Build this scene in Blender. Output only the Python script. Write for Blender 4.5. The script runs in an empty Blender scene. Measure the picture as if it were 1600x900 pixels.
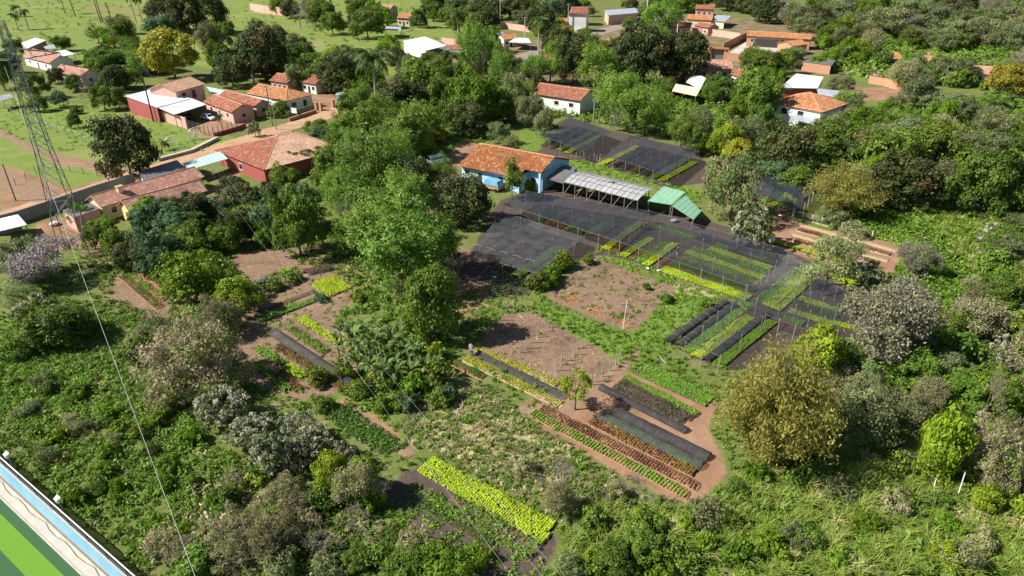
import bpy, math, random
import numpy as np
from mathutils import Vector, Matrix

# ------------------------------------------------------------------ camera, sky, sun, exposure
PITCH = math.radians(28.3); CAM_H = 45.0; FPX = 1067.0
scn = bpy.context.scene
col = scn.collection
cam_d = bpy.data.cameras.new('camera'); cam = bpy.data.objects.new('camera', cam_d); col.objects.link(cam)
cam.location = (0, 0, CAM_H); cam.rotation_euler = (math.pi/2 - PITCH, 0, 0)
cam_d.sensor_width = 36.0; cam_d.lens = 36.0*FPX/1600.0
cam_d.clip_start = 0.5; cam_d.clip_end = 6000
scn.camera = cam
SUN_EL = math.radians(43); SUN_AZ = math.radians(7)      # shadows fall towards +X, a little towards +Y
w = bpy.data.worlds.new('World'); scn.world = w; w.use_nodes = True
nt = w.node_tree; bg = nt.nodes['Background']
sky = nt.nodes.new('ShaderNodeTexSky'); sky.sky_type = 'NISHITA'; sky.sun_disc = False
sky.sun_elevation = SUN_EL; sky.sun_rotation = math.radians(270) - SUN_AZ; sky.air_density = 1.0; sky.dust_density = 0.6
nt.links.new(sky.outputs[0], bg.inputs[0]); bg.inputs[1].default_value = 0.052
sun_d = bpy.data.lights.new('sun', 'SUN'); sun = bpy.data.objects.new('sun', sun_d); col.objects.link(sun)
sun_d.energy = 5.0; sun_d.angle = math.radians(0.53); sun_d.color = (1.0, 0.945, 0.86)
sd = Vector((math.cos(SUN_AZ)*math.cos(SUN_EL), math.sin(SUN_AZ)*math.cos(SUN_EL), -math.sin(SUN_EL)))
sun.rotation_euler = sd.to_track_quat('-Z', 'Y').to_euler(); sun.location = (-60, 0, 90)
vs = scn.view_settings; vs.view_transform = 'Standard'; vs.look = 'None'; vs.gamma = 1.0; vs.exposure = 0.95; vs.use_curve_mapping = False

RNG = np.random.default_rng(7); random.seed(7)

# ------------------------------------------------------------------ survey helpers: photo point -> ground point
def G(u, v, z=0.0):
    x = (u-800)/FPX; y = (450-v)/FPX
    dy = math.cos(PITCH)+y*math.sin(PITCH); dz = -math.sin(PITCH)+y*math.cos(PITCH)
    t = (z-CAM_H)/dz
    return Vector((x*t, dy*t, z))
def ppm(p): return FPX/(p[1]*math.cos(PITCH)+(CAM_H-p[2])*math.sin(PITCH))
def UV(p):
    d = p[1]*math.cos(PITCH)+(CAM_H-p[2])*math.sin(PITCH)
    up = p[1]*math.sin(PITCH)-(CAM_H-p[2])*math.cos(PITCH)
    return 800+FPX*p[0]/d, 450-FPX*up/d

# ------------------------------------------------------------------ materials
MATS = {}
def new_mat(name):
    m = bpy.data.materials.new(name); m.use_nodes = True
    MATS[name] = m
    return m, m.node_tree, m.node_tree.nodes['Principled BSDF']
def N(nt, typ, **kw):
    n = nt.nodes.new(typ)
    for k, v in kw.items(): setattr(n, k, v)
    return n
def mixc(nt, a, b, fac, mode='MIX'):
    n = N(nt, 'ShaderNodeMix', data_type='RGBA', blend_type=mode)
    for inp, val in ((n.inputs[6], a), (n.inputs[7], b), (n.inputs[0], fac)):
        if hasattr(val, 'is_output'): nt.links.new(val, inp)
        elif isinstance(val, (tuple, list)): inp.default_value = (*val, 1) if len(val) == 3 else val
        else: inp.default_value = val
    return n.outputs[2]
def noise(nt, scale, detail=4, rough=0.55, coord=None, dist=0.0):
    n = N(nt, 'ShaderNodeTexNoise'); n.inputs['Scale'].default_value = scale
    n.inputs['Detail'].default_value = detail; n.inputs['Roughness'].default_value = rough; n.inputs['Distortion'].default_value = dist
    if coord is not None: nt.links.new(coord, n.inputs['Vector'])
    return n.outputs[0]
def ramp(nt, fac, lo, hi, a=0.0, b=1.0):
    n = N(nt, 'ShaderNodeMapRange'); n.clamp = True
    nt.links.new(fac, n.inputs[0]); n.inputs[1].default_value = lo; n.inputs[2].default_value = hi
    n.inputs[3].default_value = a; n.inputs[4].default_value = b
    return n.outputs[0]
def math_n(nt, op, a, b):
    n = N(nt, 'ShaderNodeMath', operation=op)
    for i, v in enumerate((a, b)):
        if hasattr(v, 'is_output'): nt.links.new(v, n.inputs[i])
        else: n.inputs[i].default_value = v
    return n.outputs[0]
def attr(nt, name):
    n = N(nt, 'ShaderNodeAttribute'); n.attribute_name = name
    return n.outputs['Fac']
def objcoord(nt): return N(nt, 'ShaderNodeTexCoord').outputs['Object']
def geopos(nt): return N(nt, 'ShaderNodeNewGeometry').outputs['Position']
def bump(nt, bsdf, h, strength=0.4, dist=0.05):
    b = N(nt, 'ShaderNodeBump'); b.inputs['Strength'].default_value = strength; b.inputs['Distance'].default_value = dist
    nt.links.new(h, b.inputs['Height']); nt.links.new(b.outputs[0], bsdf.inputs['Normal'])

def simple(name, c, c2=None, scale=1.5, rough=0.8, spec=0.3, metal=0.0, bmp=0.0, stain=None, stain_amt=0.5):
    m, nt, b = new_mat(name)
    if c2 is None: c2 = tuple(x*0.75 for x in c)
    gp = geopos(nt)
    n1 = noise(nt, scale, 6, 0.6, gp); n2 = noise(nt, scale*0.17, 3, 0.5, gp)
    out = mixc(nt, c, c2, ramp(nt, n1, 0.35, 0.7))
    if stain: out = mixc(nt, out, stain, ramp(nt, n2, 0.5, 0.72, 0, stain_amt))
    nt.links.new(out, b.inputs['Base Color'])
    b.inputs['Roughness'].default_value = rough; b.inputs['Specular IOR Level'].default_value = spec; b.inputs['Metallic'].default_value = metal
    if bmp: bump(nt, b, n1, bmp, 0.03)
    return m

def leaf_mat(name, c1, c2, c3=None, c3_from=0.7, trans=0.36, var=0.25, hue=0.018, gain=None):
    gain = gain or (1.0 if name.startswith('crop') else 1.42)
    c1 = tuple(x*gain for x in c1); c2 = tuple(x*gain for x in c2); c3 = tuple(x*gain for x in c3) if c3 else None
    m, nt, b = new_mat(name)
    t = attr(nt, 'tint'); cl = attr(nt, 'clump')
    out = mixc(nt, c1, c2, t)
    if c3: out = mixc(nt, out, c3, ramp(nt, cl, c3_from, c3_from+0.06))
    oi = N(nt, 'ShaderNodeObjectInfo')
    h = N(nt, 'ShaderNodeHueSaturation')
    nt.links.new(out, h.inputs['Color'])
    nt.links.new(ramp(nt, oi.outputs['Random'], 0, 1, 0.5-hue, 0.5+hue), h.inputs['Hue'])
    r2 = math_n(nt, 'FRACT', math_n(nt, 'MULTIPLY', oi.outputs['Random'], 7.31), 0)
    v1 = ramp(nt, r2, 0, 1, 1-var, 1+var)
    v2 = ramp(nt, cl, 0, 1, 0.82, 1.18)
    nt.links.new(math_n(nt, 'MULTIPLY', v1, v2), h.inputs['Value'])
    h.inputs['Saturation'].default_value = 1.0 if any(k in name for k in ('dry', 'pink', 'lilac', 'silver', 'crop', 'brown', 'yellow')) else 1.12
    nt.links.new(h.outputs[0], b.inputs['Base Color'])
    b.inputs['Roughness'].default_value = 0.55; b.inputs['Specular IOR Level'].default_value = 0.25
    tr = N(nt, 'ShaderNodeBsdfTranslucent'); nt.links.new(h.outputs[0], tr.inputs['Color'])
    mx = N(nt, 'ShaderNodeMixShader'); mx.inputs[0].default_value = trans
    nt.links.new(b.outputs[0], mx.inputs[1]); nt.links.new(tr.outputs[0], mx.inputs[2])
    nt.links.new(mx.outputs[0], nt.nodes['Material Output'].inputs['Surface'])
    return m

leaf_mat('leaf_mid', (.05, .087, .018), (.132, .18, .04))
leaf_mat('leaf_fresh', (.06, .112, .016), (.155, .22, .036))
leaf_mat('leaf_dark', (.022, .038, .014), (.075, .09, .03), (.11, .095, .04), 0.86)
leaf_mat('leaf_blue', (.04, .075, .035), (.11, .16, .075))
leaf_mat('leaf_wisp', (.07, .122, .024), (.16, .232, .055), hue=0.012)
leaf_mat('leaf_grey', (.075, .095, .04), (.17, .185, .09))
leaf_mat('leaf_yellow', (.15, .142, .014), (.29, .265, .026), var=0.1)
leaf_mat('leaf_lime', (.10, .145, .02), (.205, .26, .045), var=0.12, hue=0.01)
leaf_mat('leaf_bamboo', (.12, .125, .034), (.235, .225, .07), var=0.1, hue=0.01)
leaf_mat('leaf_dry', (.165, .145, .08), (.31, .275, .165), (.14, .18, .045), 0.66, hue=0.01)
leaf_mat('leaf_brown', (.10, .095, .045), (.21, .19, .10), (.08, .12, .03), 0.6)
leaf_mat('leaf_pink', (.14, .125, .095), (.26, .23, .185), (.11, .13, .05), 0.6, var=0.12, hue=0.008)
leaf_mat('leaf_lilac', (.18, .155, .165), (.31, .27, .295), (.14, .14, .07), 0.72, var=0.1, hue=0.008)
leaf_mat('leaf_silver', (.05, .08, .025), (.12, .155, .05), (.25, .24, .17), 0.52, var=0.15)
leaf_mat('leaf_willow', (.11, .145, .055), (.22, .26, .12), var=0.1)
leaf_mat('leaf_palm', (.045, .08, .022), (.12, .16, .055))
leaf_mat('leaf_banana', (.045, .075, .025), (.10, .145, .045), (.24, .22, .10), 0.93)
leaf_mat('weed_mix', (.06, .112, .021), (.148, .215, .048), (.24, .20, .12), 0.86, var=0.0, hue=0)
leaf_mat('weed_lush', (.07, .138, .021), (.165, .255, .052), (.25, .23, .09), 0.84, var=0.0, hue=0)
leaf_mat('weed_dry', (.13, .13, .05), (.26, .25, .11), (.42, .35, .22), 0.6, var=0.0, hue=0)
leaf_mat('grass_tall', (.135, .18, .042), (.27, .32, .095), (.36, .34, .18), 0.75, var=0.05, hue=0.01)
leaf_mat('crop_lime', (.27, .38, .015), (.46, .56, .03), var=0.04, hue=0.005, trans=0.3)
leaf_mat('crop_yellow', (.30, .32, .03), (.48, .47, .05), var=0.04, hue=0.005)
leaf_mat('crop_green', (.12, .24, .02), (.22, .38, .045), var=0.06, hue=0.008)
leaf_mat('crop_dark', (.05, .12, .015), (.10, .20, .03), var=0.06, hue=0.01)
leaf_mat('crop_red', (.12, .06, .03), (.22, .11, .055), (.16, .15, .04), 0.7, var=0.06, hue=0.01)
leaf_mat('crop_rust', (.16, .10, .03), (.27, .19, .05), (.13, .045, .03), 0.65, var=0.06, hue=0.01)
leaf_mat('crop_herb', (.075, .075, .045), (.14, .14, .085), var=0.06, hue=0.01)
leaf_mat('crop_kale', (.08, .15, .10), (.17, .25, .19), var=0.06, hue=0.01)
leaf_mat('crop_seedling', (.14, .20, .04), (.26, .33, .07), var=0.06, hue=0.01)
leaf_mat('marigold_mix', (.07, .12, .02), (.14, .2, .04), (.70, .24, .01), 0.55, var=0, hue=0)
simple('bark', (.16, .13, .10), (.08, .065, .05), 6, 0.9, 0.1)
simple('bark_pale', (.42, .39, .34), (.24, .22, .19), 5, 0.9, 0.1)
simple('twig', (.27, .23, .19), (.16, .135, .11), 4, 0.9, 0.1)
simple('bamboo_culm', (.26, .24, .09), (.18, .16, .06), 4, 0.7, 0.3)
simple('palm_trunk', (.36, .33, .28), (.22, .2, .17), 3, 0.85, 0.15)
simple('plaster_white', (.74, .74, .70), (.64, .64, .60), 1.2, 0.85, 0.2, stain=(.45, .42, .37), stain_amt=.5)
simple('plaster_cream', (.66, .57, .40), (.56, .47, .33), 1.2, 0.85, 0.2)
simple('plaster_yellow', (.72, .55, .24), (.62, .47, .2), 1.2, 0.85, 0.2)
simple('plaster_blue', (.40, .62, .74), (.33, .53, .66), 1.0, 0.85, 0.2, stain=(.55, .6, .6), stain_amt=.4)
simple('plaster_pink', (.60, .37, .30), (.50, .31, .25), 1.0, 0.85, 0.2, stain=(.36, .27, .22), stain_amt=.4)
simple('plaster_red', (.34, .09, .075), (.27, .075, .065), 1.0, 0.8, 0.25)
simple('plaster_rose', (.66, .50, .55), (.56, .42, .46), 1.0, 0.85, 0.2)
simple('brick_tan', (.50, .28, .17), (.38, .20, .12), 5, 0.9, 0.1, stain=(.3, .24, .18), stain_amt=.4)
simple('grey_render', (.26, .25, .24), (.17, .165, .16), 1.0, 0.9, 0.1)
simple('sheet_white', (.72, .72, .72), (.66, .67, .68), 0.5, 0.35, 0.5, stain=(.55, .53, .5), stain_amt=.35)
simple('sheet_grey', (.36, .39, .43), (.26, .28, .31), 0.7, 0.45, 0.5, stain=(.25, .2, .17), stain_amt=.5)
simple('sheet_dark', (.13, .135, .14), (.085, .085, .09), 0.8, 0.6, 0.4, stain=(.2, .14, .1), stain_amt=.5)
simple('sheet_mint', (.42, .55, .53), (.36, .47, .46), 0.8, 0.5, 0.4)
simple('sheet_green', (.20, .38, .25), (.16, .32, .205), 0.8, 0.5, 0.4, stain=(.16, .3, .2), stain_amt=.6)
simple('sheet_rust', (.22, .11, .075), (.16, .08, .055), 1.0, 0.8, 0.2, stain=(.1, .07, .06), stain_amt=.6)
simple('poly_film', (.34, .345, .36), (.22, .225, .24), 1.6, 0.6, 0.3, stain=(.44, .42, .39), stain_amt=.8)
simple('tarp_blue', (.16, .40, .55), (.12, .32, .46), 0.9, 0.5, 0.4)
simple('glass_dark', (.02, .025, .03), (.015, .018, .02), 1, 0.15, 0.5)
simple('door_dark', (.06, .05, .045), (.04, .035, .03), 3, 0.6, 0.3)
simple('metal_grey', (.21, .22, .23), (.15, .16, .165), 2, 0.5, 0.5, metal=0.5)
simple('metal_dark', (.05, .05, .052), (.035, .035, .037), 2, 0.5, 0.4, metal=0.3)
simple('concrete', (.46, .43, .38), (.36, .33, .29), 1.2, 0.9, 0.2, stain=(.28, .25, .21), stain_amt=.5)
simple('concrete_pale', (.46, .42, .36), (.37, .33, .28), 0.9, 0.9, 0.2, stain=(.45, .36, .27), stain_amt=.5)
simple('post_pale', (.36, .335, .295), (.26, .24, .21), 4, 0.9, 0.1)
simple('post_wood', (.24, .2, .16), (.15, .12, .095), 4, 0.9, 0.1)
simple('white_paint', (.78, .78, .76), (.7, .7, .68), 2, 0.5, 0.4)
simple('blue_paint', (.21, .42, .56), (.17, .36, .5), 0.8, 0.7, 0.3, stain=(.34, .48, .55), stain_amt=.6)
simple('tank_green', (.17, .25, .16), (.12, .19, .11), 1.5, 0.5, 0.4)
simple('car_white', (.78, .79, .80), (.74, .75, .76), 0.6, 0.25, 0.5)
simple('car_dark', (.09, .10, .12), (.07, .08, .1), 0.6, 0.25, 0.5)
simple('tyre', (.02, .02, .02), (.03, .03, .03), 3, 0.9, 0.1)
simple('hub', (.45, .45, .46), (.35, .35, .36), 3, 0.4, 0.5, metal=0.6)
simple('skin', (.36, .21, .14), (.33, .19, .125), 3, 0.6, 0.3)
simple('hair', (.02, .016, .013), (.015, .012, .01), 3, 0.6, 0.3)
simple('cloth_white', (.72, .72, .70), (.64, .64, .62), 5, 0.9, 0.1)
simple('cloth_red', (.50, .04, .05), (.4, .03, .04), 5, 0.9, 0.1)
simple('cloth_blue', (.08, .11, .17), (.06, .08, .13), 5, 0.9, 0.1)
simple('cloth_grey', (.2, .21, .22), (.14, .15, .16), 5, 0.9, 0.1)
simple('red_plastic', (.5, .05, .04), (.4, .04, .03), 3, 0.5, 0.4)
simple('wire', (.42, .42, .42), (.3, .3, .3), 3, 0.5, 0.4)
simple('straw_pile', (.42, .33, .18), (.32, .25, .13), 4, 0.95, 0.1)
simple('bed_soil', (.12, .08, .055), (.07, .048, .035), 3, 0.95, 0.1, bmp=0.6)
simple('bed_soil_red', (.30, .15, .09), (.20, .10, .06), 3, 0.95, 0.1, bmp=0.6)
simple('bed_soil_tan', (.38, .28, .19), (.28, .2, .13), 3, 0.95, 0.1, bmp=0.6)

def tile_mat(name, c1, c2, c3, moss=(.10, .085, .07), moss_amt=.5):
    c1, c2, c3 = (tuple(x*.8 for x in c) for c in (c1, c2, c3))
    m, nt, b = new_mat(name)
    t = attr(nt, 'tint')
    gp = objcoord(nt)
    out = mixc(nt, c1, c2, t)
    out = mixc(nt, out, c3, ramp(nt, attr(nt, 'clump'), 0.72, 0.95))
    out = mixc(nt, out, moss, ramp(nt, noise(nt, 0.5, 5, 0.65, gp), 0.5, 0.72, 0, moss_amt))
    nt.links.new(out, b.inputs['Base Color']); b.inputs['Roughness'].default_value = 0.9; b.inputs['Specular IOR Level'].default_value = 0.15
tile_mat('tile_orange', (.42, .16, .065), (.58, .26, .11), (.66, .42, .25), moss_amt=.35)
tile_mat('tile_old', (.28, .095, .038), (.44, .17, .065), (.52, .30, .14), moss=(.12, .07, .04), moss_amt=.85)
tile_mat('tile_red', (.30, .10, .065), (.42, .16, .10), (.5, .28, .18), moss_amt=.45)
tile_mat('tile_pale', (.52, .30, .19), (.66, .42, .29), (.7, .5, .36), moss_amt=.3)
tile_mat('tile_pink', (.45, .21, .15), (.58, .32, .24), (.66, .45, .34), moss_amt=.4)

def net_mat(name, c, opac):
    m, nt, b = new_mat(name)
    gp = geopos(nt)
    d = N(nt, 'ShaderNodeBsdfDiffuse'); nt.links.new(mixc(nt, c, tuple(x*1.7 for x in c), ramp(nt, noise(nt, 0.7, 5, 0.6, gp), 0.35, 0.7)), d.inputs['Color'])
    g = N(nt, 'ShaderNodeBsdfTranslucent'); g.inputs['Color'].default_value = (*c, 1)
    a = N(nt, 'ShaderNodeMixShader'); a.inputs[0].default_value = 0.25
    nt.links.new(d.outputs[0], a.inputs[1]); nt.links.new(g.outputs[0], a.inputs[2])
    tr = N(nt, 'ShaderNodeBsdfTransparent')
    mx = N(nt, 'ShaderNodeMixShader')
    nt.links.new(ramp(nt, noise(nt, 1.3, 5, 0.6, gp), 0.3, 0.75, opac-0.10, opac+0.10), mx.inputs[0])
    nt.links.new(tr.outputs[0], mx.inputs[1]); nt.links.new(a.outputs[0], mx.inputs[2])
    nt.links.new(mx.outputs[0], nt.nodes['Material Output'].inputs['Surface'])
net_mat('net_black', (.036, .041, .053), 0.50)
net_mat('net_mid', (.04, .046, .06), 0.38)
net_mat('net_heavy', (.036, .042, .055), 0.62)
net_mat('net_dense', (.05, .048, .05), 0.88)
net_mat('net_grey', (.07, .073, .08), 0.58)
net_mat('net_light', (.15, .16, .17), 0.30)
net_mat('fence_net', (.03, .033, .037), 0.85)

# ------------------------------------------------------------------ mesh helpers
def mesh_np(name, V, faces, mat, tint=None, clump=None, smooth=False):
    """V (n,3); faces (m,k) array of equal-sized polygons or list of lists"""
    me = bpy.data.meshes.new(name)
    V = np.asarray(V, dtype=np.float32)
    if isinstance(faces, np.ndarray):
        m, k = faces.shape
        me.vertices.add(len(V)); me.vertices.foreach_set('co', V.ravel())
        me.loops.add(m*k); me.loops.foreach_set('vertex_index', faces.astype(np.int32).ravel())
        me.polygons.add(m); me.polygons.foreach_set('loop_start', np.arange(0, m*k, k, dtype=np.int32))
        me.update(calc_edges=True)
    else:
        me.from_pydata([tuple(map(float, p)) for p in V], [], [list(map(int, f)) for f in faces]); me.update()
    if tint is not None:
        a = me.attributes.new('tint', 'FLOAT', 'POINT'); a.data.foreach_set('value', np.asarray(tint, np.float32))
    if clump is not None:
        a = me.attributes.new('clump', 'FLOAT', 'POINT'); a.data.foreach_set('value', np.asarray(clump, np.float32))
    if smooth: me.polygons.foreach_set('use_smooth', np.ones(len(me.polygons), bool))
    if mat: me.materials.append(MATS[mat])
    return me
def add(name, me, parent=None, loc=(0, 0, 0), rotz=0.0):
    o = bpy.data.objects.new(name, me); col.objects.link(o)
    o.location = loc; o.rotation_euler = (0, 0, rotz)
    if parent is not None: o.parent = parent
    return o
def thing(name, label, cat, loc=(0, 0, 0), rotz=0.0, group=None, me=None):
    o = bpy.data.objects.new(name, me); col.objects.link(o)
    o.location = loc; o.rotation_euler = (0, 0, rotz); o['label'] = label; o['category'] = cat
    if group: o['group'] = group
    if me is None: o.empty_display_size = 0.2
    return o
class MB:
    """collects simple solids into one mesh"""
    def __init__(s): s.V = []; s.F = []; s.n = 0
    def put(s, V, F):
        s.V.extend([tuple(p) for p in V]); s.F.extend([[i+s.n for i in f] for f in F]); s.n += len(V); return s
    def box(s, x0, x1, y0, y1, z0, z1):
        V = [(x0,y0,z0),(x1,y0,z0),(x1,y1,z0),(x0,y1,z0),(x0,y0,z1),(x1,y0,z1),(x1,y1,z1),(x0,y1,z1)]
        return s.put(V, [[0,3,2,1],[4,5,6,7],[0,1,5,4],[1,2,6,5],[2,3,7,6],[3,0,4,7]])
    def bar(s, a, b, r, r2=None, sides=5):
        a = Vector(a); b = Vector(b); d = (b-a)
        if d.length < 1e-6: return s
        d.normalize(); up = Vector((0,0,1)) if abs(d.z) < .9 else Vector((1,0,0))
        u = d.cross(up).normalized(); v = d.cross(u); r2 = r if r2 is None else r2
        V = []
        for p, rr in ((a, r), (b, r2)):
            for i in range(sides):
                t = 2*math.pi*i/sides; V.append(p+u*(math.cos(t)*rr)+v*(math.sin(t)*rr))
        F = [[i, (i+1) % sides, sides+(i+1) % sides, sides+i] for i in range(sides)] + [list(range(sides))[::-1], list(range(sides, 2*sides))]
        return s.put(V, F)
    def slab(s, pts, th):
        """convex polygon pts (top) extruded down by th"""
        n = len(pts); V = [Vector(p) for p in pts]+[Vector(p)-Vector((0,0,th)) for p in pts]
        F = [list(range(n)), list(range(n, 2*n))[::-1]]+[[i, n+i, n+(i+1) % n, (i+1) % n] for i in range(n)]
        return s.put(V, F)
    def mesh(s, name, mat): return mesh_np(name, np.array(s.V, dtype=np.float32), s.F, mat)

def pip(px, py, poly):
    """vectorised point in polygon"""
    px = np.asarray(px); py = np.asarray(py); ins = np.zeros(px.shape, bool)
    n = len(poly); j = n-1
    for i in range(n):
        xi, yi = poly[i][0], poly[i][1]; xj, yj = poly[j][0], poly[j][1]
        c = ((yi > py) != (yj > py)) & (px < (xj-xi)*(py-yi)/((yj-yi) or 1e-9)+xi)
        ins ^= c; j = i
    return ins
def gpoly(pts, z=0.0): return [G(u, v, z).xy[:] for u, v in pts]
# ------------------------------------------------------------------ vegetation meshes
def unit(a): return a/np.maximum(np.linalg.norm(a, axis=-1, keepdims=True), 1e-9)
def rdir(n, r=RNG): return unit(r.normal(size=(n, 3)))
def quads(C, Nn, size, aspect=0.55, T=None, r=RNG, fold=0.0):
    """diamond leaves: centres, normals, half length"""
    n = len(C)
    if T is None: T = r.normal(size=(n, 3))
    T = unit(T-(T*Nn).sum(1, keepdims=True)*Nn); B = np.cross(Nn, T)
    size = np.broadcast_to(np.asarray(size, float), (n,))[:, None]
    P = np.stack([C-T*size, C-B*size*aspect+T*size*0.1, C+T*size, C+B*size*aspect+T*size*0.1], 1)
    return P.reshape(-1, 3), np.arange(4*n).reshape(n, 4)
def rep(a, k=4): return np.repeat(a, k)

def crown(name, mat, rx, rz, zc, nclump, rc, nleaf, leaf, seed, flat=0.75, shell=(0.45, 1.0), plume=0.0, droop=0.0, aspect=0.6, lump=0.25, low=-0.75):
    r = np.random.default_rng(seed)
    d = rdir(nclump*3, r); d = d[d[:, 2] > low][:nclump]
    rad = r.uniform(*shell, size=len(d))**0.6
    lob = 1+lump*np.sin(d[:, 0]*3.1+seed)*np.cos(d[:, 1]*2.7+seed*1.7)+lump*0.5*np.sin(d[:, 2]*5+seed*.6+d[:, 0]*4)
    cc = d*rad[:, None]*lob[:, None]*np.array([rx, rx, rz])
    crad = rc*r.uniform(0.5, 1.5, len(d))
    per = r.poisson(nleaf, len(d)).clip(5)
    ci = np.repeat(np.arange(len(d)), per)
    ld = rdir(len(ci), r)
    bias = unit(d[ci]*np.array([1, 1, 0.8])+np.array([0, 0, 0.55]))
    ld = unit(ld+bias*0.55)
    lr = crad[ci]*r.uniform(0.35, 1.08, len(ci))**0.7
    off = ld*lr[:, None]*np.array([1, 1, flat])
    if plume:
        ax = unit(d[ci]*np.array([.75, .75, .3])+np.array([0, 0, 0.75])+r.normal(scale=.18, size=(len(d), 3))[ci])
        along = (off*ax).sum(1, keepdims=True); off = off+ax*along*plume
        off = off-ax*0
    C = cc[ci]+off
    C[:, 2] += zc
    if droop: C[:, 2] -= droop*((np.hypot(C[:, 0], C[:, 1])/rx)**2)
    C[:, 2] = np.maximum(C[:, 2], 0.08+r.uniform(0, .3, len(C)))
    nn = unit(ld+r.normal(scale=.55, size=(len(ci), 3))+np.array([0, 0, .25]))
    sz = leaf*r.uniform(0.6, 1.35, len(ci))*r.uniform(.72, 1.3, len(d))[ci]
    T = None
    if droop or plume: T = r.normal(scale=.5, size=(len(ci), 3))+np.array([0, 0, -0.9 if droop else .7])
    V, F = quads(C, nn, sz, aspect, T, r)
    ctint = r.uniform(0, 1, len(d))
    tint = np.clip(0.55*r.uniform(0, 1, len(ci))+0.45*ctint[ci]+0.0, 0, 1)
    return mesh_np(name, V, F, mat, rep(tint), rep(r.uniform(0, 1, len(d))[ci])), cc+np.array([0, 0, zc])

def trunk(name, mat, r0, hfork, tips, seed, lean=0.25, sides=6):
    """tapered trunk with limbs that run into the crown"""
    r = random.Random(seed); m = MB()
    p0 = Vector((0, 0, -0.15)); p = p0; rr = r0; k = 4
    for i in range(k):
        q = Vector((r.uniform(-1, 1)*lean*r0*2, r.uniform(-1, 1)*lean*r0*2, hfork*(i+1)/k)); r2 = r0*(1-.4*(i+1)/k)
        m.bar(p, q, rr*(1.25 if i == 0 else 1), r2, sides); p, rr = q, r2
    for t in tips:
        t = Vector(t); mid = p.lerp(t, .5)+Vector((r.uniform(-.3, .3), r.uniform(-.3, .3), -.25*abs(t.z-p.z)*.3))
        m.bar(p, mid, rr*.62, rr*.38, 5); m.bar(mid, t, rr*.38, rr*.10, 4)
    return m.mesh(name, mat)

def skeleton(name, mat, h, spread, seed, depth=5, r0=0.16, nmain=5, fork=3, hang=0.0, z0=None, jitter=.55):
    """bare branching crown: trunk+limbs mesh and twig mesh"""
    r = random.Random(seed); limb = MB(); tw = MB(); ends = []
    def grow(p, d, ln, rad, lv):
        q = p+d*ln
        (limb if lv <= 1 else tw).bar(p, q, rad, rad*.62, 5 if lv <= 1 else 3)
        if lv >= depth: ends.append((q, d)); return
        for i in range(fork if lv else nmain):
            nd = (d+Vector((r.gauss(0, jitter), r.gauss(0, jitter), r.gauss(0.12-hang*lv*.12, jitter*.6)))*(1.0 if lv else 1.3))
            nd.x *= spread; nd.y *= spread
            nd.normalize(); grow(q, nd, ln*r.uniform(.6, .88), max(rad*.6, .016), lv+1)
    grow(Vector((0, 0, -.1)), Vector((r.uniform(-.1, .1), r.uniform(-.1, .1), 1)), h*.3, r0, 0)
    return limb.mesh(name+'_limb', mat), tw, ends

PROTO = {}   # kind -> list of dict(parts=[(name, mesh)], w, h)
def reg(kind, parts, w, h): PROTO.setdefault(kind, []).append(dict(parts=parts, w=w, h=h))

def std_tree(kind, mat, rx, rz, zc, nclump, rc, nleaf, leaf, seeds, hf=None, bark='bark', r0=.22, **kw):
    for sd_ in seeds:
        me, cc = crown(kind+'_crown', mat, rx, rz, zc, nclump, rc, nleaf, leaf, sd_, **kw)
        r = np.random.default_rng(sd_); tips = cc[r.choice(len(cc), 7, replace=False)]
        tr = trunk(kind+'_trunk', bark, r0, hf if hf else max(.8, zc-rz*.55), tips, sd_)
        co = np.empty(len(me.vertices)*3, np.float32); me.vertices.foreach_get('co', co); co = co.reshape(-1, 3)
        wid = 2*np.percentile(np.hypot(co[:, 0], co[:, 1]), 95)
        reg(kind, [('trunk', tr), ('crown', me)], wid, np.percentile(co[:, 2], 99))

std_tree('broad', 'leaf_mid', 3.5, 3.0, 3.5, 75, 1.15, 115, .19, (11, 12, 13), lump=.32)
std_tree('fresh', 'leaf_fresh', 3.4, 2.7, 3.1, 70, 1.05, 110, .19, (21, 22, 23), lump=.32)
std_tree('mango', 'leaf_dark', 3.8, 3.3, 3.6, 100, 1.1, 105, .19, (31, 32, 33), lump=.16, shell=(.6, 1))
std_tree('blue', 'leaf_blue', 3.0, 2.8, 3.2, 70, 1.0, 105, .18, (41, 42), lump=.3)
std_tree('wisp', 'leaf_wisp', 2.9, 3.9, 4.8, 100, .85, 95, .155, (51, 52, 53, 54), plume=1.3, flat=1.0, aspect=.4, lump=.3)
std_tree('grey', 'leaf_grey', 3.1, 2.8, 3.2, 80, .9, 90, .155, (61, 62, 63), aspect=.45, lump=.3)
std_tree('yellow', 'leaf_yellow', 3.4, 2.9, 3.8, 75, 1.0, 120, .19, (71, 72), lump=.1, shell=(.6, 1))
std_tree('lime', 'leaf_lime', 2.6, 2.4, 2.7, 65, .8, 95, .16, (81, 82), lump=.3)
std_tree('brown', 'leaf_brown', 3.2, 2.5, 2.8, 80, .95, 95, .15, (91, 92, 93), lump=.3, aspect=.5)
std_tree('willow', 'leaf_willow', 3.2, 2.5, 4.0, 60, .9, 75, .17, (101, 102), droop=.8, aspect=.35, lump=.35)
std_tree('silver', 'leaf_silver', 2.2, 1.5, 1.6, 190, .34, 28, .12, (111, 112, 113), aspect=.7, lump=.3)
std_tree('slim', 'leaf_wisp', 1.1, 2.7, 3.2, 40, .6, 80, .15, (121,), plume=.8, lump=.3, r0=.1)
std_tree('thin', 'leaf_lime', 2.0, 1.3, 3.0, 46, .65, 36, .15, (131,), lump=.3, r0=.13, aspect=.45)
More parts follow.
